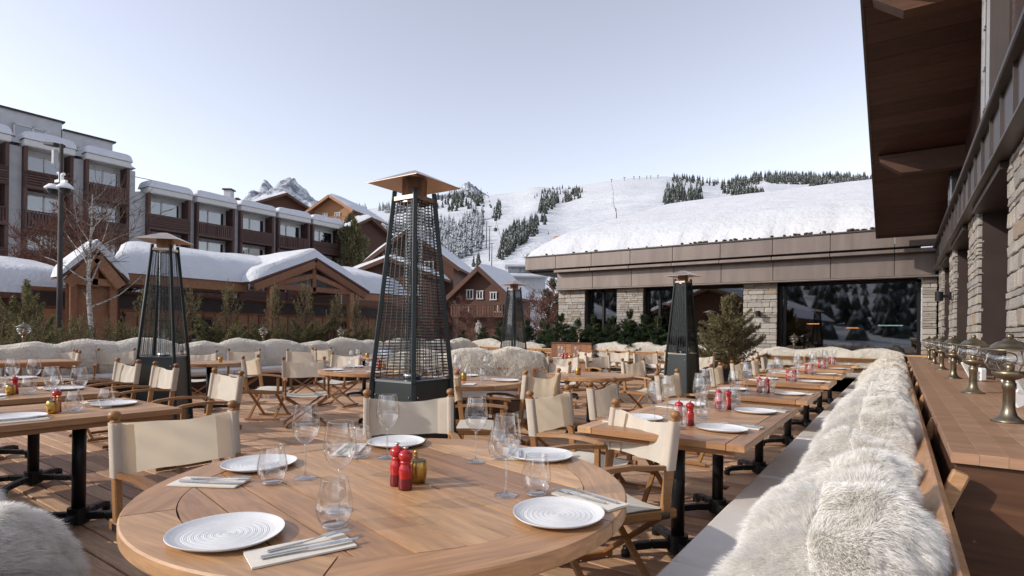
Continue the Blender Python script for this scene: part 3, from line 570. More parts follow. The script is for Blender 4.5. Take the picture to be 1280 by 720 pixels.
# ------------------------------------------------------------------ restaurant: rear wing
YB = 15.5
rear = thing('restaurant_wing', 'low restaurant wing with bronze metal fascia, stone piers and deep snow on its roof', 'building')
def stone_pier(parent, x0, x1, y0, y1, z0, z1, faces, seed):
    """mortar core with separate rough stones on the given faces; faces: list of 'S' (-Y) or 'W' (-X)"""
    rg = random.Random(seed); p = MB().box(((x0+x1)/2+.03*('W' in faces), (y0+y1)/2+.03*('S' in faces), (z0+z1)/2), (x1-x0-.07, y1-y0-.07, z1-z0)).build('stone_pier', M['mortar'], parent)
    for f in faces:
        L = (x1-x0) if f == 'S' else (y1-y0); z = z0
        while z < z1-.02:
            h = min(rg.choice([.04, .055, .07, .09, .11, .14]), z1-z); s = 0.
            while s < L-.01:
                l = min(rg.uniform(.09, .40), L-s); l = L-s if L-s-l < .07 else l
                me = rg.choice(STONES); d = rg.uniform(.05, .08)
                if f == 'S': o = link('stone', me, p, (x0+s+l/2, y0+.03, z+h/2), (0, 0, 0)); o.scale = (l-.004, d, h-.005)
                else: o = link('stone', me, p, (x0+.03, y0+s+l/2, z+h/2), (0, 0, R(-90))); o.scale = (l-.004, d, h-.005)
                s += l
            z += h
    return p
STONES = []
for k in range(10):
    rg_ = random.Random(900+k); b = MB(); b.box((0, 0, 0), (1, 1, 1), None, .09)
    b.v = [(x*rg_.uniform(.95, 1.01), y*rg_.uniform(.72, 1.05), z*rg_.uniform(.88, 1.03)) for x, y, z in b.v]; STONES.append(b.mesh('stone', M['stone']))
for k, (a, c) in enumerate(((-9.0, -8.05), (-6.98, -6.15), (-3.38, -2.56), (.42, .70))): stone_pier(rear, a, c, YB+.1, YB+.7, .55, 2.62, 'S' if k else 'S', 40+k)
for k, (a, c) in enumerate(((-9.0, -7.74), (-7.74, -6.48), (-6.48, -5.22), (-5.22, -3.93), (-3.93, -2.65), (-2.65, -1.37), (-1.37, -.09), (-.09, .66))):
    MB().box(((a+c)/2, YB+.10, 2.92), (c-a-.008, .2, .50), None, .006).build('fascia_panel', M['bronze'], rear)
    MB().box(((a+c)/2, YB+.0, 3.215), (c-a-.008, .46, .08), None, .008).build('ledge', M['bronze'], rear)
for k, (a, c) in enumerate(((-10.15, -9.0), (-9.0, -7.74), (-7.74, -6.48), (-6.48, -5.22), (-5.22, -3.93), (-3.93, -2.65), (-2.65, -1.37), (-1.37, -.09), (-.09, 1.2))):
    MB().box(((a+c)/2, YB-.02, 3.52), (c-a-.008, .2, .40), None, .006).build('upper_fascia_panel', M['bronze'], rear)
    MB().box(((a+c)/2, YB+.0, 3.74), (c-a-.006, .3, .04), None, .006).build('roof_edge', M['bronzed'], rear)
MB().box((-4.1, YB+.02, 2.64), (9.9, .26, .035), None, .005).build('drip_edge', M['bronze'], rear)
b = MB(); b.box((-4.3, YB+.35, 3.05), (9.4, .3, .78)); b.box((-10.15, YB+6, 3.5), (.2, 11.9, .46)); b.box((-4.5, YB+6, 3.27), (11.2, 11.6, .06)); b.build('roof_frame', M['jamb'], rear)
SL = math.tan(R(17.2))
def fn(a, b_):
    x = -10.3+11.8*a; yy = b_*12.; e = np.clip(1-(1-np.clip(a*7, 0, 1))**2.2, 0, 1)**.5; f = np.clip(1-(1-np.clip(b_*6, 0, 1))**2.2, 0, 1)**.75
    rdg = np.where(b_ > .9, (b_-.9)*7., 0)**2
    th = .56*f*(.12+.88*e)*(1+.16*vnoise(x*.5, yy*.5, 4)+.04*vnoise(x*2.4, yy*2, 6)); lip = .13*vnoise(x*1.7, yy*0, 9)*(1-np.clip(b_*9, 0, 1))+.05*vnoise(x*6, yy*0, 19)*(1-np.clip(b_*9, 0, 1))
    return np.stack([x+.1*(1-e), YB-.06+yy+lip+.06*(f < .3), 3.77+SL*yy*(1-.05*b_)+th-rdg-.35*(1-e)*b_], 1)
V, Fs = surf_grid(fn, 120, 70); link('roof_snow', np_mesh('roof_snow', V, Fs, M['snow'], None, True), rear)
b = MB(); b.add([(-10.2, YB, 3.7), (-10.2, YB+12, 3.7), (-10.2, YB+12, 3.7+SL*12), (-10.2, YB, 3.75)], [(0, 1, 2, 3)]); b.add([(-10.32, YB-.1, 3.74), (-10.32, YB+12, 3.74+SL*12), (-9.9, YB+12, 3.76+SL*12), (-9.9, YB-.1, 3.76)], [(0, 1, 2, 3)]); b.build('verge', M['bronzed'], rear)
MB().tube([(-10.25, YB+2.0, 4.6), (-9.3, YB+2.0, 4.6)], .17, 10).build('beam_end', M['ochre'], rear)
rg_ = random.Random(3); b = MB()
for k in range(70):   # moss and gravel showing along the snow's lower edge
    x = rg_.choice([rg_.gauss(-2.1, .5), rg_.gauss(-.7, .22), rg_.gauss(-3.5, .35), rg_.gauss(-4.6, .3), rg_.uniform(-9.8, .5)]); s = rg_.uniform(.025, .07)
    if -9.9 < x < .6: b.box((x, YB-.10+rg_.uniform(-.03, .06), 3.775+s*.3), (s*1.6, s, s*.8), Matrix.Rotation(rg_.uniform(0, 3), 3, 'Z'), s*.2)
tag(b.build('roof_moss', M['drygrass'], rear), kind='stuff')
def big_window(x0, x1, mull):
    f = MB(); z0, z1 = .62, 2.62; y = YB+.42
    for (a, c, d, e) in ((x0, x1, z1-.06, z1), (x0, x1, z0, z0+.1), (x0, x0+.07, z0, z1), (x1-.07, x1, z0, z1)) + tuple((m-.03, m+.03, z0, z1) for m in mull): f.box(((a+c)/2, y, (d+e)/2), (c-a, .1, e-d))
    fo = f.build('window', M['winframe'], rear); ed = [x0]+list(mull)+[x1]
    for a, c in zip(ed[:-1], ed[1:]): MB().box(((a+c)/2, y+.02, (z0+z1)/2), (c-a-.06, .012, z1-z0-.14)).build('pane', M['pane'], fo)
big_window(-8.05, -6.98, (-7.55,)); big_window(-6.15, -3.38, (-5.75,)); big_window(-2.56, .42, (-2.42,))
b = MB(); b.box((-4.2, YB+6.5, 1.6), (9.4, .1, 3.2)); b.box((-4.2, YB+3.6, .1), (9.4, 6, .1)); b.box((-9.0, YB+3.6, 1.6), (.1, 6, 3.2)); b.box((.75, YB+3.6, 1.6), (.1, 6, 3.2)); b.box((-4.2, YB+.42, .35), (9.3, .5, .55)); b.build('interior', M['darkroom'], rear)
for k, (x, y, z, lab) in enumerate([(-1.95, YB+2.0, 1.62, 'left of the two orange lamps glowing inside the wide window'), (-1.05, YB+2.6, 1.52, 'right of the two orange lamps glowing inside the wide window'), (-5.2, YB+1.6, 1.58, 'orange lamp glowing inside the window behind the far heater')]):
    g = thing('pendant_lamp', lab, 'lamp', (x, y, z), 0, 'orange pendant lamps indoors'); MB().lathe([(.0, .1), (.09, .09), (.17, .0), (.165, 0), (.0, .06)], 16).build('lamp_shade', M['bronzed'], g); MB().lathe([(0, .03), (.15, .005), (.15, -.015), (0, -.015)], 14).build('bulb', M['orange'], g); MB().tube([(0, 0, .1), (0, 0, 1.6)], .008, 5).build('cord', M['black'], g)
g = thing('back_bar', 'back bar with a pale green lit shelf deep inside the wide window', 'bar', (-.1, YB+4.6, 0)); MB().box((0, 0, .6), (2.4, .6, 1.1), None, .02).build('counter', M['dark'], g); MB().box((-.1, .1, 1.62), (.62, .05, .03)).build('shelf_light', M['green'], g)
for k in range(7): MB().lathe([(0, 0), (.04, 0), (.04, .18), (.015, .24), (.015, .3), (0, .3)], 8, (-.55+k*.18, 0, 1.15)).build('bottle', M['greenchair'], g)
pc = None
for k, (x, lab) in enumerate([(-.35, 'left'), (.12, 'right')]):
    g = thing('dining_chair', f'pale green indoor chair behind the wide window, {lab} one of two', 'chair', (x-.1, YB+.95, 0.35), .2*k, 'green chairs indoors'); MB().box((0, 0, .42), (.42, .42, .06), None, .02).build('seat', M['greenchair'], g); MB().box((0, -.2, .72), (.4, .05, .5), None, .02).build('backrest', M['greenchair'], g)
    for sx in (-.18, .18):
        for sy in (-.18, .18): MB().box((sx, sy, .2), (.035, .035, .4)).build('leg', M['dark'], g)
def sconce(loc, rz, label):
    g = thing('wall_light', label, 'wall light', loc, rz, 'black wall lights on the stone piers'); MB().box((0, -.02, 0), (.09, .04, .13), None, .008).build('bracket', M['black'], g); MB().tube([(0, -.03, 0), (0, -.17, .0)], .028, 8).build('arm', M['black'], g); MB().tube([(0, -.16, -.075), (0, -.16, .075)], .055, 14).build('lamp_head', M['black'], g)
sconce((-2.98, YB+.07, 1.83), 0, 'black wall light on the stone pier left of the wide window')
sconce((.70, 11.45, 1.95), R(-90), 'black wall light on the narrow stone pier of the right building')
# ------------------------------------------------------------------ restaurant: right building with overhang
right = thing('restaurant_building', 'tall restaurant building at right with stone piers and a dark timber roof overhang', 'building')
XW = .72
PIERS = [(4.95, 6.04), (8.12, 9.19), (11.29, 12.32), (14.24, 15.5)]
for k, (a, c) in enumerate(PIERS):
    stone_pier(right, XW, XW+.4, a, c, .78, 2.73, 'W', 60+k)
    MB().box((XW+.25, a+.028, 1.7), (.42, .05, 2.0)).build('jamb', M['jamb'], right); MB().box((XW+.9, a+.3, 1.7), (1., .05, 2.0)).build('jamb', M['jamb'], right)
b = MB(); b.box((XW+1.3, 9.5, 1.7), (.1, 14, 2.1)); b.build('back_wall', M['jamb'], right)
for (a, c) in ((6.04, 8.12), (9.19, 11.29), (12.32, 14.24)):
    f = MB(); f.box((XW+1.1, (a+c)/2, 2.6), (.08, c-a, .12)); f.box((XW+1.1, (a+c)/2, 1.7), (.08, .07, 1.9)); fo = f.build('window', M['winframe'], right); MB().box((XW+1.12, (a+c)/2, 1.6), (.012, c-a, 1.9)).build('pane', M['pane'], fo)
    MB().box((XW+.5, (a+c)/2, 2.70), (1.1, c-a-.02, .06)).build('lintel', M['jamb'], right)
y = 3.4; k = 0
while y < 15.4:
    l = (.62, .62, .62)[k % 3]; e = min(y+l, 15.45); MB().box((XW+.05, (y+e)/2, 3.0), (.2, e-y-.012, .46), None, .006).build('band_panel', M['bronzed'], right); MB().box((XW-.055, e-.006, 3.0), (.035, .03, .46)).build('seam', M['bronzed'], right); y = e; k += 1
MB().box((XW+.03, 9.4, 3.26), (.30, 12.1, .06), None, .01).build('coping', M['bronzed'], right); MB().box((XW+.02, 9.4, 2.755), (.26, 12.1, .03), None, .005).build('drip_edge', M['bronzed'], right)
YE = 14.6; ZE = 3.46; SR = .30; XO = -.43
def soff(y): return ZE + SR*(YE-y)
sl = math.hypot(1, SR)
for k in range(40):   # soffit boards, each across the slope
    y1 = YE-k*.32; y0 = y1-.314
    if y1 < 2.2: break
    MB().add([(XO+.03, y0, soff(y0)), (1.6, y0, soff(y0)), (1.6, y1, soff(y1)), (XO+.03, y1, soff(y1)), (XO+.03, y0, soff(y0)+.03), (1.6, y0, soff(y0)+.03), (1.6, y1, soff(y1)+.03), (XO+.03, y1, soff(y1)+.03)], [(0, 3, 2, 1), (4, 5, 6, 7), (0, 1, 5, 4), (2, 3, 7, 6), (1, 2, 6, 5), (3, 0, 4, 7)]).build('soffit_board', M['soffit'], right)
b = MB(); b.add([(XO, 1.5, soff(1.5)-.03), (XO, YE+.05, soff(YE)-.03), (XO, YE+.05, soff(YE)+.5), (XO, 1.5, soff(1.5)+.5), (XO+.03, 1.5, soff(1.5)-.03), (XO+.03, YE+.05, soff(YE)-.03), (XO+.03, YE+.05, soff(YE)+.5), (XO+.03, 1.5, soff(1.5)+.5)], [(0, 1, 2, 3), (4, 7, 6, 5), (0, 4, 5, 1), (2, 6, 7, 3), (0, 3, 7, 4), (1, 5, 6, 2)])
b.build('verge_board', M['bronzed'], right)
b = MB(); b.add([(XO, 1.5, soff(1.5)+.5), (XO, YE+.05, soff(YE)+.5), (3, YE+.05, soff(YE)+.5), (3, 1.5, soff(1.5)+.5), (XO, 1.5, soff(1.5)+.06), (XO+.03, YE, soff(YE)+.06), (3, YE, soff(YE)+.06), (3, 1.5, soff(1.5)+.06)], [(0, 3, 2, 1), (4, 5, 6, 7), (1, 5, 6, 2), (2, 6, 7, 3)]); b.build('roof', M['bronzed'], right)
MB().box((.55, YE+.02, ZE+.22), (1.95, .05, .5)).build('eave_board', M['dark'], right)
for yb in (4.62, 8.05, 11.55):
    z = soff(yb); xt = XO+.12; hgt = .36
    b = MB(); poly = [(xt, -.02), (xt, .0), (1.6, .0), (1.6, -hgt), (xt+.32, -hgt+.03), (xt+.02, -.10)]
    vs = [(x, yb-.11, z+zz+SR*.11*0) for x, zz in poly] + [(x, yb+.11, z+zz) for x, zz in poly]; n = len(poly)
    b.add(vs, [tuple(range(n-1, -1, -1)), tuple(range(n, 2*n))] + [(i, (i+1) % n, n+(i+1) % n, n+i) for i in range(n)]); b.build('beam', M['panel'], right)
XG = .84
b = MB(); b.add([(XG+.06, 2.5, 3.2), (XG+.06, 15.2, 3.2), (XG+.06, 15.2, 7.6), (XG+.06, 2.5, 7.6)], [(0, 1, 2, 3)]); b.build('clerestory_backing', M['darkroom'], right)
yy = 2.6
while yy < 15.0: MB().box((XG+.03, yy+.2, 5.3), (.03, .392, 4.3), None, .004).build('cladding_board', M['dark'], right); yy += .4
for yy in (7.41, 12.1):
    b = MB().box((XG-.05, yy, 5.3), (.16, .44, 4.2)); m_ = b.build('mullion', M['bronzed'], right); MB().box((XG-.14, yy-.2, 5.3), (.03, .03, 4.2)).build('trim', M['steel'], m_); MB().box((XG-.14, yy+.2, 5.3), (.03, .03, 4.2)).build('trim', M['steel'], m_)
    for k in range(9):
        for s in (-.04, .04): MB().lathe([(.014, 0), (.014, .02), (0, .022)], 8).build('rivet', M['steel'], m_, loc=(XG-.132, yy+s, 3.6+k*.42)).rotation_euler = (0, R(-90), 0)
# ------------------------------------------------------------------ deck
deck = link('deck', None, kind='structure')
struct('deck_base', MB().box((-5.7, 6.9, -.29), (13.6, 17.6, .46)), M['jamb'])
rg_ = random.Random(11); BW = .142; boards = []
y = -1.8
while y < 15.4:
    x = -12.4 - rg_.uniform(0, 2.5)
    while x < .9:
        l = rg_.choice([2.4, 3.0, 3.6, 4.2]); a = max(x, -12.4); c = min(x+l, 1.0)
        if c-a > .2: boards.append((a, c, y, rg_.uniform(-.003, .002)))
        x += l
    y += BW
fw = (-math.sin(TH), math.cos(TH))
def vis(b): 
    best = 99
    for t_ in (0, .25, .5, .75, 1):
        x_ = b[0]+(b[1]-b[0])*t_; d = x_*fw[0]+b[2]*fw[1]; s = x_*math.cos(TH)+b[2]*math.sin(TH)
        if d > .8 and abs(s) < d*.95 and b[2] > .3: best = min(best, d)
    return best
boards.sort(key=vis); rest = MB(); BM = {}
for k, (a, c, y, dz) in enumerate(boards):
    if k < 300:
        L = round((c-a)/.3)*.3 if c-a > .5 else round(c-a, 2); L = round(L, 2)
        if L not in BM: BM[L] = MB().box((0, 0, 0), (L-.006, BW-.009, .03), None, .004).mesh('deck_board', M['deck'])
        link('deck_board', BM[L], deck, ((a+c)/2, y, -.016+dz))
    else: rest.box(((a+c)/2, y, -.016+dz), (c-a-.006, BW-.009, .03))
tag(rest.build('deck_boards_far', M['deck'], deck), kind='stuff')
# ------------------------------------------------------------------ benches, furs, counters
def bench(name, label, loc, rz, L, seat_d=.72, first=0., n=None, counter=None):
    """local: seat front faces -X, bench runs along +Y from 0 to L, backrest near x=0"""
    g = thing(name, label, 'bench', loc, rz)
    MB().box((-seat_d/2, L/2, .17), (seat_d-.08, L, .30)).build('plinth', M['dark'], g)
    n = n or max(1, round(L/1.45))
    me = MB(); l = L/n
    def cs(a, b_): pass
    me.box((0, 0, 0), (seat_d, l-.006, .12), None, .035); mesh = me.mesh('seat_cushion', M['cushion'])
    for k in range(n): link('seat_cushion', mesh, g, (-seat_d/2-.04, l*(k+.5), .39))
    b = MB(); b.beam((-.12, L/2, .45), (.075, L/2, .80), L, .035, .006, 0, (0, 0, 1)); 
    bo = MB()
    for k in range(3):
        p0 = Vector((-.13+.066*k, 0, .46+.115*k)); p1 = Vector((-.13+.066*(k+1)-.008, 0, .46+.115*(k+1)-.014)); q = (p0+p1)/2; d = p1-p0
        rm = Matrix.Rotation(-math.atan2(d.z, d.x), 3, 'Y'); MB().box((0, 0, 0), (d.length, L, .028), rm, .005).build('backrest_board', M['table'], g, loc=(q.x, L/2, q.z))
    for k in range(int(L/1.6)+1): MB().beam((-.06, .4+k*1.6, .30), (.13, .4+k*1.6, .80), .05, .05, .006).build('support', M['table'], g)
    return g
rb = bench('bench', 'long cushioned wall bench under white sheepskins on the right', (.06, .55, 0), 0, 13.5)
lb = bench('bench', 'cushioned bench along the left edge of the terrace under white sheepskins', (-11.95, 15.2, 0), math.pi, 15.0)
bb = bench('bench', 'cushioned bench along the rear edge of the terrace between the firs and tables', (-11.8, 14.75, 0), R(-90), 11.5)
bb2 = bench('bench', 'rear cushioned bench in front of the wide window', (-3.9, 14.75, 0), R(-90), 3.9)
fb = bench('bench', 'cushioned bench at the lower left corner with sheepskins over its back', (-1.55, .16, 0), R(90), 9.0)
x, y = P(488, 7.75); sofa_rz = TH+R(-90); 
sofa = bench('sofa', 'free standing bench with big sheepskins behind the middle round table', (x, y, 0), sofa_rz, 2.15)
PROF = np.array([(-.285, .465), (-.275, .55), (-.24, .625), (-.185, .688), (-.115, .728), (-.045, .742), (.005, .73), (.025, .69), (.028, .64)])
def sheepskin(name, n, ln, wd, seed, L=.62, prof=PROF, mat='fur', bulge=.055, tuft=1.0, skew=0.):
    rg = np.random.default_rng(seed); seg = np.concatenate([[0], np.cumsum(np.linalg.norm(np.diff(prof, axis=0), axis=1))]); seg /= seg[-1]
    wv = rg.uniform(0, 9); sk = skew+rg.uniform(-.05, .05); o1 = rg.uniform(0, 50)
    def f(s, t_):
        edge = .5*L*(1+.12*np.sin(s*6+wv)+.12*vnoise(s*5+o1, s*0, 1)); x = np.interp(s, seg, prof[:, 0]); z = np.interp(s, seg, prof[:, 1]); y = (t_-.5)*2*edge
        q = np.clip(1-np.abs(t_-.5)*2, 0, 1); e = np.sqrt(np.clip(1-(1-q)**2., 0, 1)); se = np.clip(np.minimum(s, 1-s)*7, 0, 1)**.6
        w_ = (bulge*e*(1+1.0*vnoise(s*3.2+o1, t_*2.6, 3)+.45*vnoise(s*7+o1, t_*6, 4)) - .055*(1-e))*se*np.where(s > .72, np.clip(1-(s-.72)*2.6, .3, 1), np.clip(.30+(s-.12)*1.5, .30, 1))
        cx, cz = -.1, .55; dx = x-cx; dz = z-cz; dl = np.sqrt(dx*dx+dz*dz)+1e-6
        return np.stack([x+dx/dl*w_+.03*vnoise(s*3+o1, t_*3, seed), y+.07*np.sin(s*3+wv)+sk*(s-.5)*2, z+dz/dl*w_], 1)
    V0, F0 = surf_grid(f, 40, 34)
    s = rg.uniform(.0, 1, n); t_ = rg.uniform(0, 1, n); p = f(s, t_); h = 2e-3
    du = f(np.clip(s+h, 0, 1.01), t_)-f(s-h, t_); dv = f(s, t_+h)-f(s, t_-h); nr = unit(np.cross(dv, du))
    fl = np.sum(nr*(p-np.array([-.1, 0, .5])), 1) < 0; nr[fl] *= -1
    def v3(fs, ft, k): return np.stack([vnoise(s*fs+o1, t_*ft+k*7, seed % 97+k) for k in range(3)], 1)
    flow = v3(5, 4, 1)*1.3; cl = v3(30, 22, 2)*tuft
    comb = unit(du)*np.where(s < .6, -1, 1)[:, None]*.42 + np.stack([np.zeros(n), (t_-.5)*1.1, np.zeros(n)-.12], 1)
    d = unit(nr*1.0 + comb + flow + cl*1.15 + rg.normal(size=(n, 3))*.13)
    l = ln*rg.uniform(.75, 1.2, n)*(1+.5*vnoise(s*30+o1, t_*22, 9)); ed = np.clip(np.minimum(np.minimum(t_, 1-t_)*9, np.minimum(s, 1-s)*14), 0, 1); l = l*(1.25-.25*ed)
    VB, FB = blades(p-nr*.004, d, l, np.full(n, wd), rg, .18)
    V, Fs, mi = merge([(V0, F0, 1), (VB, FB, 0)]); return np_mesh(name, V, Fs, [M[mat], M[mat]], mi, False)
near = [sheepskin('sheepskin', 105000, .037, .00065, 100+k, .45, PROF, 'furcool', .145, .4, .12) for k in range(3)]
mid = [sheepskin('sheepskin', 34000, .042, .0013, 110+k, .47, PROF, 'furcool' if k else 'fur', .165, .4, .12) for k in range(3)]
far = [sheepskin('sheepskin', 10000, .044, .0028, 120+k, .47, PROF, 'fur', .165, .4, .12) for k in range(4)]
PILL = np.array([(-.34, .47), (-.35, .6), (-.30, .78), (-.20, .905), (-.08, .95), (.02, .93), (.05, .80), (.04, .60)])
farp = [sheepskin('sheepskin', 16000, .030, .0032, 130+k, 1.02, PILL, 'fur', .085, .5) for k in range(3)]
yy = 1.40
for k in range(22):
    me = near[k % 3] if k < 4 else mid[k % 3] if k < 10 else far[k % 4]
    sc_ = (rnd.uniform(.96, 1.06), rnd.uniform(.9, 1.15), rnd.uniform(.97, 1.05))
    link('sheepskin', me, None, (-.022+rnd.uniform(-.015, .015), yy, 0), rnd.uniform(-.06, .12), f'white sheepskin over the right wall bench, {ORD[k]} from the camera', 'sheepskin', 'sheepskins along the right bench', None, sc_)
    yy += .62*rnd.uniform(.94, 1.06)
yy = 1.2; k = 0
while yy < 14.6:
    link('sheepskin', farp[k % 3], None, (-12.0, yy, 0), math.pi+rnd.uniform(-.05, .05), f'cream sheepskin cushion on the left edge bench, {ORD[k]} from the near end', 'sheepskin', 'sheepskins along the left edge bench', None, (1, rnd.uniform(.92, 1.12), rnd.uniform(.95, 1.03))); yy += .93; k += 1
xx = -11.3; k = 0
while xx < .1:
    if not (-8.65 < xx < -7.3): link('sheepskin', farp[k % 3], None, (xx, 14.8, 0), R(-90)+rnd.uniform(-.05, .05), f'cream sheepskin cushion on the rear bench, {ORD[k]} from the left', 'sheepskin', 'sheepskins along the rear bench', None, (1, rnd.uniform(.92, 1.12), rnd.uniform(.93, 1.0))); k += 1
    xx += .9
for k, (s, lab, z_) in enumerate([(.36, 'left', .96), (1.05, 'middle', 1.0), (1.75, 'right', 1.03)]):
    link('sheepskin', farp[k], None, (x+s*-math.sin(sofa_rz), y+s*math.cos(sofa_rz), 0), sofa_rz, f'big cream sheepskin on the free standing bench, {lab} one', 'sheepskin', 'sheepskins on the free standing bench', None, (1.05, .82, z_))
for k, (xx, sc_) in enumerate([(-1.78, 1.0), (-2.30, 1.0), (-2.8, 1.), (-3.5, 1.), (-4.2, 1.), (-5., 1.)]):
    link('sheepskin', near[(k+1) % 3] if k < 3 else mid[k % 3], None, (xx, .31, 0), R(-90)+.1, f'white sheepskin over the lower left bench, {ORD[k]} from its right end', 'sheepskin', 'sheepskins over the lower left bench', None, (1.1, 1.2, .74 if k < 1 else .82))
# counter with ship lanterns along the right bench
ct = thing('counter', 'wide wooden counter with brass lanterns along the right building', 'counter', (0, 0, 0))
for k in range(7): MB().box((.165+.08*k+.04, 8.955, .84), (.0797, 12.69, .04), None, .0012).build('plank', M['counter'], ct)
MB().box((.215, 2.36, .845), (.11, .05, .05)).build('front_edge', M['counter'], ct) if False else None
for k in range(2): MB().box((.175+.32*k+.16, 2.65, .41), (.318, .03, .81), None, .002).build('end_panel', M['panel'], ct)
MB().box((.19, 9.0, .41), (.03, 12.6, .81)).build('side_panel', M['panel'], ct)
for k in range(6): MB().box((.8, 3.4+k*2., .84), (.16, 1.995, .04), None, .003).build('plank', M['counter'], ct)
rc = thing('counter', 'red brown wooden counter section in the rear bench line', 'counter', (-7.95, 14.75, 0)); MB().box((0, 0, .97), (1.35, .4, .05), None, .008).build('top', M['panel'], rc)
for k in range(8): MB().box((-.59+.168*k, -.17, .48), (.164, .03, .93), None, .003).build('panel_board', M['chaletw'], rc)
lc = thing('counter', 'narrow wooden ledge behind the left edge bench', 'counter', (-12.3, 7., 0)); MB().box((-.1, 0, .86), (.3, 15, .05), None, .008).build('top', M['table'], lc); MB().box((0, 0, .42), (.04, 15, .84)).build('side_panel', M['panel'], lc)
rc2 = thing('counter', 'narrow wooden ledge behind the rear bench', 'counter', (-4.0, 15.05, 0)); MB().box((0, 0, .86), (9.3, .28, .05), None, .008).build('top', M['table'], rc2); MB().box((0, -.1, .42), (9.3, .04, .84)).build('side_panel', M['panel'], rc2)
def lantern(loc, label):
    g = thing('ship_lantern', label, 'lantern', loc, rnd.uniform(0, 6), 'brass ship lanterns')
    MB().lathe([(0, 0), (.073, 0), (.073, .008), (.05, .018), (.034, .035), (.027, .06), (.025, .075), (.025, .165), (.029, .168), (.029, .195), (.025, .198), (.022, .212)], 28).build('column', M['brass'], g, True)
    MB().lathe([(.02, .20), (.024, .21), (.05, .222), (.068, .238), (.070, .252), (.06, .256), (0, .256)], 28).build('burner_bowl', M['brass'], g, True)
    MB().lathe([(.055, .25), (.082, .268), (.098, .295), (.10, .32), (.09, .345), (.07, .358)], 28).build('globe', M['glass'], g, True)
    MB().lathe([(.04, .356), (.118, .357), (.124, .361), (.118, .367), (.078, .373), (.072, .385), (.05, .402), (.028, .408), (.024, .416), (.012, .420)], 32).build('cap', M['brass'], g, True)
    MB().lathe([(.0, .412), (.014, .418), (.017, .430), (.012, .441), (0, .444)], 14).build('finial', M['brass'], g, True)
    MB().lathe([(.016, .255), (.020, .262), (.020, .285), (.012, .29)], 12).build('wick_tube', M['brass'], g, True)
    MB().tube([(.03*math.sin(q*math.pi/6), 0, .318+.03*math.cos(q*math.pi/6)) for q in range(13)], .0035, 6).build('lamp_ring', M['brass'], g)
    for k in range(4): an = k*math.pi/2+.4; MB().tube([(.066*math.cos(an), .066*math.sin(an), .25), (.104*math.cos(an), .104*math.sin(an), .30), (.088*math.cos(an), .088*math.sin(an), .36)], .003, 5).build('guard', M['brass'], g)
    return g
L0 = lantern((.46, 3.73, .86), 'brass ship lantern on the right counter, nearest the camera')
for k, yy in enumerate((5.48, 7.32, 9.22, 11.05, 12.91)): dup(L0, (.47, yy, .86), k, f'brass ship lantern on the right counter, {ORD[k+1]} from the camera')
for (lx, ly, lz, lab) in ((-12.4, 3.13, .90, 'brass ship lantern among the spruces behind the left end of the bench'), (-12.4, 7.54, .90, 'brass ship lantern behind the left edge bench between two bare spruce tips'), (-12.4, 9.78, .90, 'brass ship lantern behind the left edge bench close to the tall heater'), (-7.78, 14.75, .995, 'brass ship lantern on the red brown rear counter'), (-2.08, 15.05, .885, 'brass ship lantern on the ledge in front of the wide window'), (-3.72, 15.05, .885, 'brass ship lantern behind the far right heater')): dup(L0, (lx, ly, lz), 1, lab)
def floodlight(loc, rz, label):
    g = thing('floodlight', label, 'floodlight', loc, rz, 'white floodlights on the counter'); MB().box((0, 0, .065), (.07, .07, .13), None, .015).build('base', M['white'], g); MB().box((.03, -.13, .115), (.018, .075, .18), Matrix.Rotation(R(28), 3, 'X'), .008).build('panel', M['white'], g); MB().tube([(0, .05, .03), (.0, .12, .02), (0, .14, .12), (0, .08, .15)], .006, 6).build('cable', M['black'], g); MB().beam((.02, -.05, .09), (.03, -.13, .12), .03, .02).build('bracket', M['white'], g)
floodlight((.66, 4.35, .862), R(-65), 'white floodlight with tilted panel behind the nearest lantern'); floodlight((.66, 7.0, .862), R(-60), 'white floodlight by the wall behind the third lantern')
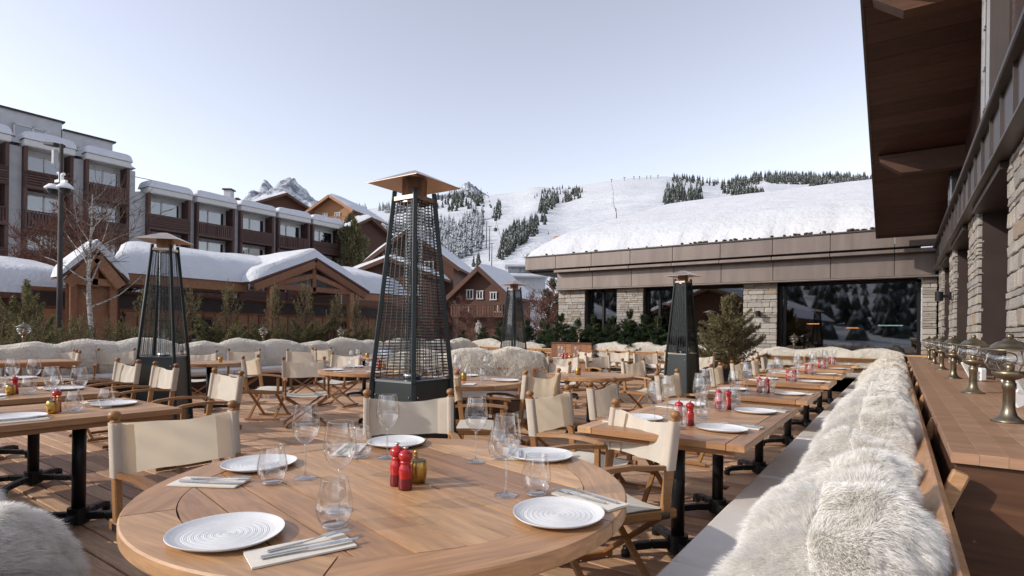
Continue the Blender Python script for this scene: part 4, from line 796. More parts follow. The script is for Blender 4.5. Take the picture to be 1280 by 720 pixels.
# ------------------------------------------------------------------ director's chair
def make_chair(name, label, loc, rz, var=0):
    g = thing(name, label, 'chair', loc, rz, "wooden director's chairs"); Wd = M['chair']; hy = .265
    for s in (-1, 1):
        y = s*hy
        po = MB().beam((-.205, y, .415), (-.262, y, .862), .030, .046, .005, 0, (1, 0, 0)).build('back_post', Wd, g)
        MB().lathe([(0, -.004), (.013, 0), (.013, .006), (.021, .012), (.026, .022), (.026, .03), (.02, .04), (.008, .046), (0, .047)], 14).build('finial', Wd, po, True, (-.263, y, .858))
        MB().beam((.215, y, .42), (.215, y, .615), .026, .034, .004, 0, (1, 0, 0)).build('arm_post', Wd, g)
        b = MB()
        pts = [(-.235, .612, .026), (-.12, .620, .03), (.0, .632, .044), (.12, .628, .052), (.22, .618, .05), (.265, .606, .042)]
        for k in range(len(pts)-1):
            pass
        vs = []; fs = []; n = len(pts)
        for (x, z, w_) in pts: vs += [(x, y-w_/2, z), (x, y+w_/2, z), (x, y+w_/2*.8, z+.022), (x, y-w_/2*.8, z+.022)]
        for k in range(n-1):
            for q in range(4): fs.append((k*4+q, k*4+(q+1) % 4, k*4+4+(q+1) % 4, k*4+4+q))
        fs += [(3, 2, 1, 0), (n*4-4, n*4-3, n*4-2, n*4-1)]; b.add(vs, [f[::-1] for f in fs]); b.build('armrest', Wd, g)
        ra = MB().box((0, y, .40), (.54, .03, .046), None, .005).build('seat_rail', Wd, g)
        for x in (-.20, .205):
            b = MB().box((x, y+s*.0165, .398), (.05, .003, .034)); b.build('hinge_plate', M['steel'], ra)
        MB().box((0, y-s*.02, .022), (.47, .026, .030), None, .004).build('foot_rail', Wd, g)
    for x in (-.175, .175):
        for s in (-1, 1):
            xx = x + .013*s; MB().beam((xx, -s*.262, .385), (xx, s*.245, .03), .022, .036, .004, 0, (1, 0, 0)).build('cross_leg', Wd, g)
    MB().tube([(-.20, 0, .205), (.2, 0, .205)], .008, 6).build('stretcher', Wd, g)
    def fs_(a, b_): return np.stack([-.225+.45*a, (b_-.5)*.54, .428-.030*(1-(2*b_-1)**2)+.006*np.sin(a*5)], 1)
    V, F_ = surf_grid(fs_, 6, 10); V2 = V-np.array([0, 0, .004]); VV, FF, mi = merge([(V, F_, 0), (V2, [f[:, ::-1] for f in F_], 0)]); link('seat', np_mesh('seat', VV, FF, M['seatc'], None, True), g)
    def fb_(a, b_):
        z = .615+.235*a; x0 = -.205-.057*(z-.415)/.447; q = 1-(2*b_-1)**2
        wr = .0055*q*np.sin((b_*(7+2*var)+a*(5-3*var))*2.2+var*2)*(.4+a) + .012*vnoise(b_*4+var*9, a*2.5, 3+var)*q
        return np.stack([x0-.004-(.040+.012*(var-1))*q*(.6+.4*a)+wr, (b_-.5)*2*hy, z-(.030+.010*(var-1))*q*(a)**2+.005*np.sin(b_*7+var)*q], 1)
    V, F_ = surf_grid(fb_, 14, 26); parts = [(V, F_, 0)]
    for s in (-1, 1):
        def fl(a, b_, s=s):
            z = .613+.239*a; x0 = -.205-.057*(z-.415)/.447; an = 2*math.pi*b_; cx = np.sign(np.cos(an))*np.abs(np.cos(an))**.5*.029; cy = np.sign(np.sin(an))*np.abs(np.sin(an))**.5*.0215
            return np.stack([x0+cx, s*hy+cy, z], 1)
        V, F_ = surf_grid(fl, 4, 16); parts.append((V, F_, 0))
        def fsew(a, b_, s=s):
            z = .616+.232*a; x0 = -.205-.057*(z-.415)/.447; yy = s*(hy-.02-.062*b_); q = 1-(yy/hy)**2
            return np.stack([x0+.004+.003*(1-b_)-.040*q*(.6+.4*a)+.012*(1-b_), yy, z-.030*q*a**2], 1)
        V, F_ = surf_grid(fsew, 8, 3); parts.append((V, F_, 0))
    VV, FF, mi = merge(parts); link('back_canvas', np_mesh('back_canvas', VV, FF, M['canvas'], None, True), g); return g
CH = [ # x, y of the back, facing deg, label
 (-2.84, 1.31, -2, "director's chair at the left of the near round table, canvas glowing with shadows"),
 (-2.57, 2.57, -43, "director's chair behind the near round table, just in front of the tall heater"),
 (-1.14, 2.84, -123, "director's chair with bright sunlit canvas at the right of the near round table"),
 (-5.10, 2.72, -94, "director's chair at the end of the nearest left table, right of two alike"),
 (-6.55, 2.82, -92, "director's chair in front of the left heater at the end of the second left table"),
 (-7.60, 2.86, -88, "director's chair left of the left heater at the end of the third left table"),
]
a_ = P(69, 9.4); CH.append((*a_, -40, "director's chair with tan shaded canvas at far left before the sheepskins"))
a_ = P(95, 9.0); CH.append((*a_, -103, "director's chair with a narrow white lit canvas beside the tan one at far left"))
a_ = P(249, 9.6); CH.append((*a_, -35, "director's chair half hidden by the right edge of the left heater"))
a_ = P(306, 10.6); CH.append((*a_, -30, "director's chair with square tan canvas near the small table with a brass pot"))
a_ = P(317, 8.0); CH.append((*a_, 38, "director's chair seen from the side with its thin canvas edge, open legs to the deck"))
a_ = P(381, 7.7); CH.append((*a_, -30, "director's chair left of the second round table with cross legs showing"))
a_ = P(378, 11.0); CH.append((*a_, -25, "director's chair behind the one left of the second round table, against the sheepskins"))
a_ = P(571, 5.15); CH.append((*a_, 32, "director's chair seen edge-on at the right side of the tall heater"))
a_ = P(676, 5.75); CH.append((*a_, 172, "director's chair with see-through tan canvas right of the middle round table"))
CH += [(-1.93, 3.30, 2, "director's chair at the left end of the first table along the right bench"), (-1.94, 4.16, 4, "director's chair at the left end of the second table along the right bench"),
 (-1.96, 5.76, -3, "director's chair with tan canvas at the third right hand table, before the far right heater"), (-1.96, 7.65, 3, "director's chair at the fourth right hand table, in front of the potted conifer"),
 (-1.98, 8.95, -4, "director's chair at the fifth right hand table, small and right of the planter"), (-1.98, 10.2, 5, "director's chair at the sixth right hand table, half behind its neighbour"),
 (-2.15, 11.9, 4, "director's chair at the last right hand table in the rear corner")]
a_ = P(698, 7.6); CH.append((*a_, -122, "director's chair with white lit canvas behind the middle round table, right of the sheepskins"))
a_ = P(748, 10.6); CH.append((*a_, -28, "director's chair with tan canvas behind the small table with a brass pot"))
a_ = P(731, 12.6); CH.append((*a_, -120, "director's chair in front of the red brown rear counter"))
a_ = P(808, 12.2); CH.append((*a_, -42, "director's chair showing open cross legs left of the far right heater"))
a_ = P(794, 8.6); CH.append((*a_, -14, "director's chair with narrow tan canvas between the small round table and the far right heater"))
a_ = P(596, 12.9); CH.append((*a_, -62, "director's chair far away against the rear sheepskins left of the farthest heater"))
a_ = P(934, 13.0); CH.append((*a_, -118, "director's chair with white canvas at the rear corner beside the conifer"))
a_ = P(876, 11.3); CH.append((*a_, -95, "director's chair partly behind the far right heater beside the planter"))
a_ = P(404, 12.0); CH.append((*a_, 10, "director's chair with pale canvas against the left sheepskins behind the second round table"))
for u_, d_, a_f, lab in ((432, 9.6, -70, "director's chair beyond the second round table before the left sheepskins"), (146, 10.0, -25, "director's chair in front of the left sheepskins left of the left heater"), (16, 9.3, -15, "director's chair at the far left end of the bare table"), (655, 12.4, -80, "director's chair below the farthest heater at its right"), (704, 9.9, -65, "director's chair at the far round table with its back to the counter"), (846, 13.0, -85, "director's chair behind the far right heater against the rear sheepskins"), (772, 13.0, -85, "director's chair against the rear sheepskins right of the red brown counter"), (215, 10.4, -30, "director's chair seen behind the base of the left heater")):
    CH.append((*P(u_, d_), a_f, lab))
protos = []; nch = 0
for (x, y, a, lab) in CH:
    x += .23*math.cos(R(a)); y += .23*math.sin(R(a))
    if nch < 3: protos.append(make_chair('directors_chair', lab, (x, y, 0), R(a), nch))
    else: dup(protos[nch % 3], (x, y, 0), R(a), lab)
    nch += 1
# ------------------------------------------------------------------ tables
def pedestal(parent, x, y, h, rz=0.4):
    MB().tube([(x, y, .06), (x, y, h)], .038, 16).build('column', M['iron'], parent, True)
    MB().lathe([(0, .115), (.06, .115), (.062, .02), (.05, .012), (0, .012)], 16, (x, y, 0)).build('hub', M['iron'], parent)
    MB().box((x, y, h-.012), (.34, .34, .014)).build('top_plate', M['iron'], parent)
    for k in range(4):
        an = rz+k*math.pi/2; c, s = math.cos(an), math.sin(an)
        b = MB(); pr = [(.05, .06, .045), (.16, .062, .042), (.27, .055, .036), (.325, .038, .034)]
        for (r1, z1, h1), (r2, z2, h2) in zip(pr[:-1], pr[1:]): b.beam((x+c*r1, y+s*r1, z1), (x+c*r2, y+s*r2, z2), .046, h1, .006)
        b.build('foot_arm', M['iron'], parent); MB().tube([(x+c*.315, y+s*.315, 0), (x+c*.315, y+s*.315, .034)], .026, 10).build('foot_pad', M['iron'], parent)
def rect_table(name, label, x0, x1, y0, y1, group, along='X', z=.75):
    g = thing(name, label, 'table', ((x0+x1)/2, (y0+y1)/2, 0), 0, group); lx, ly = x1-x0, y1-y0
    if along == 'X':
        n = 6; end = .09
        for k in range(n): MB().box((0, 0, 0), (lx-2*end-.002, ly/n-.003, .036), None, .002).build('plank', M['table'], g, loc=(0, -ly/2+ly/n*(k+.5), z-.018))
        for s in (-1, 1): o = MB().box((0, 0, 0), (ly-.002, end-.003, .037), None, .003).build('end_board', M['table'], g, loc=(s*(lx/2-end/2), 0, z-.0185)); o.rotation_euler = (0, 0, R(90))
        for s in (-1, 1): MB().box((0, s*(ly/2-.06), z-.052), (lx-.12, .03, .032)).build('apron', M['table'], g)
    else:
        n = 6
        for k in range(n): o = MB().box((0, 0, 0), (ly-.002, lx/n-.003, .036), None, .002).build('plank', M['table'], g, loc=(-lx/2+lx/n*(k+.5), 0, z-.018)); o.rotation_euler = (0, 0, R(90))
        for s in (-1, 1): o = MB().box((0, 0, 0), (ly-.1, .03, .032)).build('apron', M['table'], g, loc=(s*(lx/2-.05), 0, z-.052)); o.rotation_euler = (0, 0, R(90))
    pedestal(g, 0, 0 if along == 'X' else ly/2-.42, z-.036, .75)
    if along != 'X': pedestal(g, 0, -ly/2+.42, z-.036, .75)
    return g
def arcpts(r, a0, a1, n): return [(r*math.cos(a0+(a1-a0)*k/n), r*math.sin(a0+(a1-a0)*k/n)) for k in range(n+1)]
def round_table(label, x, y, Rr, rz, pw=.118, ring=.14, group='round wooden tables', nseg=6):
    g = thing('round_table', label, 'table', (x, y, 0), rz, group); z = .75; ri = Rr-ring
    n = max(3, round(2*ri/pw)); w_ = 2*ri/n
    for k in range(n):
        ya, yb = -ri+k*w_+.0026, -ri+(k+1)*w_-.0026; ya = max(ya, -ri*.9995); yb = min(yb, ri*.9995); rr = ri-.002; m = 7; right_ = []; left_ = []
        for q in range(m+1):
            yy = ya+(yb-ya)*q/m; xx = math.sqrt(max(rr*rr-yy*yy, 0)); right_.append((xx, yy)); left_.append((-xx, yy))
        poly = right_+left_[::-1]; yc = (ya+yb)/2
        MB().prism([(px, py-yc) for px, py in poly], z-.038, z-.0008*((k*7) % 3)).build('plank', M['table'], g, loc=(0, yc, 0))
    da = 2*math.pi/nseg
    for k in range(nseg):
        a0 = math.pi/2-da/2+.0025/Rr; a1 = math.pi/2+da/2-.0025/Rr
        out = arcpts(Rr, a0, a1, 18); inn = arcpts(ri+.001, a0, a1, 18); b = MB(); nn = 19; cz = .005
        inn2 = out; outs = arcpts(Rr-cz, a0, a1, 18)
        vs = [(px, py, z) for px, py in inn]+[(px, py, z) for px, py in outs]+[(px, py, z-cz) for px, py in out]+[(px, py, z-.045+cz) for px, py in out]+[(px, py, z-.045) for px, py in outs]+[(px, py, z-.045) for px, py in inn]
        fs = []
        for rr in range(6):
            r2 = (rr+1) % 6
            for q in range(nn-1): fs.append((rr*nn+q, rr*nn+q+1, r2*nn+q+1, r2*nn+q))
        fs.append(tuple(rr*nn for rr in range(6))); fs.append(tuple(rr*nn+nn-1 for rr in range(5, -1, -1)))
        o = b.add([(vx, vy-(Rr-ring/2), vz) for vx, vy, vz in vs], [f[::-1] for f in fs]).build('rim_segment', M['table'], g); an = k*da+.3
        o.location = (-(Rr-ring/2)*math.sin(an), (Rr-ring/2)*math.cos(an), 0); o.rotation_euler = (0, 0, an)
    MB().lathe([(0, z-.055), (ri*.9, z-.055), (ri*.9, z-.04), (0, z-.04)], 24).build('under_frame', M['iron'], g)
    pedestal(g, 0, 0, z-.05, .8); return g
RT = [(-1.452, 1.386, .80, -.21, 'large round wooden table in the foreground laid for five'), ]
round_table(RT[0][4], *RT[0][:4])
a_ = P(572, 6.05); round_table('middle round wooden table with red mills in front of the free standing bench', *a_, .72, .4); RTB = a_
a_ = P(474, 7.55); round_table('second round wooden table half hidden behind the tall heater, left side', *a_, .78, .9); RTA = a_
a_ = P(738, 7.1); round_table('small bare round table with one brass pot near the middle of the terrace', *a_, .55, .2, .118, .12); RTC = a_
a_ = P(262, 8.7); round_table('small round table with one brass pot right of the left heater', *a_, .5, .2, .118, .12); RTD = a_
a_ = P(456, 10.9); round_table('small round table far back at the left of the tall heater', *a_, .5, .3, .118, .12); RTE = a_
a_ = P(708, 11.0); round_table('far round table with tall wine glasses before the red brown counter', *a_, .6, .5, .118, .12); RTF = a_
TR = [(2.83, 3.645), (3.655, 4.57), (5.08, 6.02), (6.73, 7.65), (8.35, 9.2), (9.95, 10.8), (11.6, 12.45)]
for k, (a, c) in enumerate(TR): rect_table('dining_table', f'square wooden table along the right bench, {ORD[k]} from the camera', -1.50, -.595, a, c, 'wooden tables along the right bench')
rect_table('dining_table', 'wooden table at the left edge of the photo, nearest of three in a row', -4.80, -3.88, .45, 1.80, 'wooden tables along the lower left bench', 'Y')
rect_table('dining_table', 'wooden table at the left, middle of three in a row', -6.20, -5.22, .45, 1.93, 'wooden tables along the lower left bench', 'Y')
rect_table('dining_table', 'wooden table at the left, farthest of three in a row', -7.65, -6.70, .45, 2.0, 'wooden tables along the lower left bench', 'Y')
a_ = P(40, 8.4); rect_table('dining_table', 'bare wooden table before the sheepskins at the far left', a_[0]-.5, a_[0]+.4, a_[1]-.7, a_[1]+.5, 'wooden tables along the lower left bench', 'Y')
# ------------------------------------------------------------------ tableware
ZT = .7505
def make_plate():
    prof = [(0, .006)]; 
    for k in range(1, 44): r = .105*k/44; prof.append((r, .007+.0005*(k % 2)+.0003*math.sin(k)))
    prof += [(.112, .009), (.122, .0125), (.131, .0165), (.1345, .0175), (.135, .016), (.128, .010), (.10, .001), (0, .0)]
    b = MB().lathe(prof, 56, (0, 0, 0), 0, lambda an, i: 1+.028*math.cos(2*an+.4)+.016*math.cos(3*an+1.3)+.006*math.sin(an*5+i*.35)); return b.mesh('plate', M['ceramic'], False)
PLATE = make_plate()
def plate(x, y, rz, label, z=ZT, s=1.): return link('plate', PLATE, None, (x, y, z), rz, label, 'plate', 'white ridged plates', None, s)
def build_wine():
    g = thing('wine_glass', 'x', 'wine glass', (0, 0, 0), 0, 'wine glasses')
    prof = [(.004, .122), (.012, .126), (.026, .136), (.038, .152), (.0455, .172), (.0475, .19), (.0455, .212), (.041, .238), (.037, .262)]
    MB().lathe(prof, 32).build('bowl', M['glass'], g, True); MB().lathe([(.0372, .2605), (.0378, .2625), (.0366, .2625)], 32).build('rim', M['stem'], g, True)
    MB().lathe([(.0, .123), (.0065, .121), (.0042, .11), (.0036, .07), (.004, .03), (.007, .012)], 14).build('stem', M['stem'], g, True)
    MB().lathe([(.007, .012), (.02, .006), (.036, .0035), (.0385, .002), (.038, .0008), (0, .0008)], 32).build('foot', M['stem'], g, True); return g
def build_tumbler():
    g = thing('water_glass', 'x', 'water glass', (0, 0, 0), 0, 'stemless water glasses')
    prof = [(0, .007), (.03, .008), (.041, .022), (.0475, .045), (.048, .062), (.044, .088), (.038, .112), (.0345, .130)]
    MB().lathe(prof, 48, (0, 0, 0), 0, lambda an, i: 1+(.014 if i > 1 else 0)*math.cos(12*an)).build('bowl', M['ribglass'], g, True)
    MB().lathe([(0, .0005), (.029, .0005), (.034, .006), (.03, .010), (0, .009)], 32).build('base', M['stem'], g, True); MB().lathe([(.0345, .1285), (.0353, .1305), (.0338, .1305)], 32).build('rim', M['stem'], g, True); return g
WG = None; TG = None
def wine(x, y, label, s=1., z=ZT):
    global WG
    if WG is None: WG = build_wine(); WG.location = (x, y, z); WG['label'] = label; WG.scale = (s,)*3
    else: dup(WG, (x, y, z), rnd.uniform(0, 6), label, None, s)
def tumbler(x, y, label, s=1., z=ZT):
    global TG
    if TG is None: TG = build_tumbler(); TG.location = (x, y, z); TG['label'] = label; TG.scale = (s,)*3
    else: dup(TG, (x, y, z), rnd.uniform(0, 6), label, None, s)
def build_mill():
    g = thing('pepper_mill', 'x', 'pepper mill', (0, 0, 0), 0, 'red lacquered mills')
    MB().lathe([(0, 0), (.0235, 0), (.0240, .006), (.0235, .012), (.0242, .015), (.0232, .020), (.0238, .024), (.0226, .029), (.0230, .033), (.0222, .038)], 26).build('base', M['maroon'], g, True)
    MB().lathe([(.0222, .038), (.0218, .041), (.0235, .052), (.0240, .062), (.022, .074), (.0175, .084), (.0165, .088), (.0195, .091), (.0195, .095), (.0165, .098)], 26).build('body', M['red'], g, True)
    MB().lathe([(.0165, .098), (.0225, .104), (.0248, .113), (.0235, .122), (.016, .130), (.006, .134), (0, .1345)], 26).build('head', M['red'], g, True)
    MB().lathe([(0, .133), (.004, .134), (.004, .138), (.0085, .141), (.0085, .1445), (0, .146)], 12).build('knob', M['steel'], g, True); return g
ML = None
def mill(x, y, label, z=ZT, s=1.):
    global ML
    if ML is None: ML = build_mill(); ML.location = (x, y, z); ML['label'] = label
    else: dup(ML, (x, y, z), rnd.uniform(0, 6), label, None, s)
PT = None
def pot(x, y, label, z=ZT):
    global PT
    if PT is None:
        PT = thing('mustard_pot', label, 'pot', (x, y, z), 2.6, 'brass pots')
        MB().lathe([(0, 0), (.024, 0), (.029, .02), (.031, .045), (.0295, .068), (.026, .074)], 28).build('body', M['gold'], PT, True); MB().lathe([(.0265, .074), (.027, .077), (.02, .079), (0, .0795)], 28).build('lid', M['brass'], PT, True); MB().box((.034, 0, .045), (.012, .014, .09), None, .003).build('spoon_holder', M['gold'], PT); MB().lathe([(0, 0), (.006, .002), (.008, .008), (.006, .014), (0, .016)], 12, (.034, 0, .09)).build('spoon_knob', M['gold'], PT, True)
    else: dup(PT, (x, y, z), rnd.uniform(0, 6), label)
def napkin_mesh(seed, L=.235, W=.105):
    def f(a, b_): return np.stack([(a-.5)*L, (b_-.5)*W, .005+.0015*np.sin(a*6+seed)*np.sin(b_*3)+.0012*b_], 1)
    V, Fs = surf_grid(f, 8, 5); parts = [(V, Fs, 0)]
    for s in (0, 1):
        def e(a, b_, s=s): y = (-.5+s)*W; return np.stack([(a-.5)*L, np.full(len(a), y), .0005+b_*(.0045+.0012*s+.0*a)], 1)
        V, Fs = surf_grid(e, 4, 1); parts.append((V, Fs, 0))
        def e2(a, b_, s=s): return np.stack([np.full(len(a), (-.5+s)*L), (a-.5)*W, .0005+b_*.005], 1)
        V, Fs = surf_grid(e2, 4, 1); parts.append((V, Fs, 0))
    V, Fs, mi = merge(parts); return np_mesh('napkin', V, Fs, M['napkin'])
NAP = [napkin_mesh(k) for k in range(3)]
def build_fork():
    b = MB(); b.beam((-.105, 0, .004), (-.02, 0, .0045), .0095, .004, .0012); b.beam((-.02, 0, .0045), (.035, 0, .009), .006, .003, .001); b.box((.048, 0, .0095), (.03, .021, .0025), Matrix.Rotation(R(-4), 3, 'Y'), .001)
    for k in range(4): b.beam((.06, -.0085+.0057*k, .010), (.10, -.0085+.0057*k, .008), .0032, .0022)
    return b.mesh('fork', M['steel'])
def build_knife():
    b = MB(); b.beam((-.115, 0, .004), (-.01, 0, .0045), .011, .006, .002); b.add([(-.01, -.007, .004), (.08, -.0095, .004), (.112, -.003, .004), (.115, .006, .004), (-.01, .006, .004), (-.01, -.007, .0055), (.08, -.0095, .0045), (.112, -.003, .0045), (.115, .006, .006), (-.01, .006, .006)], [(0, 1, 2, 3, 4)[::-1], (5, 6, 7, 8, 9), (0, 1, 6, 5), (1, 2, 7, 6), (2, 3, 8, 7), (3, 4, 9, 8)]); return b.mesh('knife', M['steel'])
FORK = build_fork(); KNIFE = build_knife(); NK = [0]
def setting(x, y, rz, where, cutlery=True):
    link('napkin', NAP[NK[0] % 3], None, (x, y, ZT), rz, f'folded cream napkin {where}', 'napkin', 'folded napkins'); NK[0] += 1
    if cutlery:
        c, s = math.cos(rz), math.sin(rz)
        link('fork', FORK, None, (x-s*.022+c*.03, y+c*.022+s*.03, ZT+.007), rz+.10, f'steel fork on the napkin {where}', 'fork', 'forks'); link('knife', KNIFE, None, (x+s*.022+c*.02, y-c*.022+s*.02, ZT+.007), rz-.03, f'steel knife on the napkin {where}', 'knife', 'knives')
# near round table
for (x, y, rz, s, wh) in ((-1.40, .76, .3, 1.03, 'lower left'), (-2.02, 1.22, 1.9, 1.0, 'left, before the glowing chair'), (-1.92, 1.84, 2.5, 1., 'back left, before the tall heater'), (-1.24, 2.02, 4., 1., 'back right, before the sunlit chair'), (-.80, 1.40, 5.2, 1.0, 'right')): plate(x, y, rz, f'white ridged plate on the near round table, {wh}', ZT, s)
setting(-1.17, .815, 1.22, 'at the lower left of the near round table'); setting(-1.93, .985, .55, 'at the left of the near round table'); setting(-.80, 1.60, 2.9+.0, 'at the right of the near round table'); setting(-1.36, 2.0, 2.2, 'at the back right of the near round table'); setting(-1.98, 1.62, -.9, 'at the back left of the near round table')
for (x, y, wh) in ((-1.73, 1.22, 'second from the left'), (-1.34, 1.06, 'closest to the camera'), (-1.745, 1.62, 'before the far chair'), (-1.41, 1.79, 'right of the brass pot, farther one'), (-1.04, 1.48, 'right of the brass pot, nearer one')): wine(x, y, f'wine glass on the near round table, {wh}')
for (x, y, wh) in ((-1.76, 1.11, 'leftmost, before the left plate'), (-1.24, .965, 'in front, beside the nearest wine glass'), (-1.83, 1.55, 'at the back left by the far plate'), (-.965, 1.545, 'at the right between two plates'), (-1.36, 1.885, 'at the back behind the far right wine glass')): tumbler(x, y, f'ribbed stemless water glass on the near round table, {wh}')
mill(-1.41, 1.355, 'red mill on the near round table, left one of the pair'); mill(-1.352, 1.338, 'red mill on the near round table, right one of the pair', ZT, .97); pot(-1.378, 1.425, 'brass mustard pot beside the two red mills on the near round table')
# right hand tables
for k, (a, c) in enumerate(TR):
    ym = (a+c)/2; o = ORD[k]+' right hand table'
    plate(-.80, ym-.02, k, f'white plate at the bench end of the {o}'); plate(-1.30, ym+.06, k+2, f'white plate at the chair end of the {o}')
    setting(-.745, ym+.17, -.1, f'at the bench end of the {o}', k < 3); setting(-1.33, ym-.14, 3.0, f'at the chair end of the {o}', k < 3)
    wine(-1.12, ym-.20, f'wine glass on the {o}, toward its near edge'); wine(-1.22, ym+.30, f'wine glass on the {o}, at the chair end'); wine(-1.0, ym+.26, f'wine glass on the {o}, toward its far edge')
    tumbler(-1.0, ym-.14, f'stemless glass on the {o}, toward its near edge'); tumbler(-1.02, ym+.36, f'stemless glass on the {o}, toward its far edge')
    mill(-1.055, ym+.02, f'red mill on the {o}, left one'); mill(-.99, ym+.02, f'red mill on the {o}, right one')
# left hand tables
for k, (xc, y1, nm) in enumerate(((-4.34, 1.80, 'nearest left table'), (-5.70, 1.93, 'middle left table'), (-7.17, 2.0, 'farthest left table'))):
    plate(xc-.02, y1-.22, k, f'white plate at the chair end of the {nm}'); plate(xc+.20, y1-.78, k+1, f'white plate at the bench end of the {nm}'); setting(xc-.27, y1-.2, 1.5, f'at the chair end of the {nm}', k < 2); setting(xc+.34, y1-.8, 1.5, f'at the bench end of the {nm}', k < 2)
    wine(xc-.02, y1-.42, f'wine glass on the {nm}, near the chair end'); wine(xc-.24, y1-.50, f'wine glass on the {nm}, at its left side'); wine(xc-.20, y1-.78, f'wine glass on the {nm}, toward the bench')
    tumbler(xc+.16, y1-.50, f'stemless glass on the {nm}, in front of the red mill'); tumbler(xc+.10, y1-.31, f'stemless glass on the {nm}, near the end plate'); mill(xc+.07, y1-.56, f'red mill on the {nm}'); pot(xc+.13, y1-.60, f'brass pot on the {nm}')
def round_set(c, Rr, nm, n, tall=True):
    for q in range(n):
        an = .5+q*2*math.pi/n; plate(c[0]+(Rr-.18)*math.cos(an), c[1]+(Rr-.18)*math.sin(an), q, f'white plate on the {nm}, {ORD[q]} going round from its far right'); setting(c[0]+(Rr-.2)*math.cos(an+.45), c[1]+(Rr-.2)*math.sin(an+.45), an, f'on the {nm}, {ORD[q]} going round from its far right', False)
        wine(c[0]+(Rr-.40)*math.cos(an+.2), c[1]+(Rr-.40)*math.sin(an+.2), f'wine glass on the {nm}, {ORD[q]} going round from its far right'); tumbler(c[0]+(Rr-.42)*math.cos(an-.2), c[1]+(Rr-.42)*math.sin(an-.2), f'stemless glass on the {nm}, {ORD[q]} going round from its far right')
    mill(c[0]-.05, c[1]-.04, f'red mill on the {nm}, left one'); mill(c[0]+.01, c[1], f'red mill on the {nm}, right one'); pot(c[0]+.07, c[1]+.03, f'brass pot on the {nm}')
round_set(RTB, .72, 'middle round table', 4); round_set(RTA, .78, 'second round table', 5); round_set(RTF, .6, 'far round table', 3)
pot(RTC[0]-.12, RTC[1]-.1, 'lone brass pot on the small bare round table'); pot(RTD[0]+.14, RTD[1]+.1, 'lone brass pot on the small table right of the left heater'); pot(RTE[0]+.05, RTE[1]+.02, 'lone brass pot on the small far table left of the tall heater')
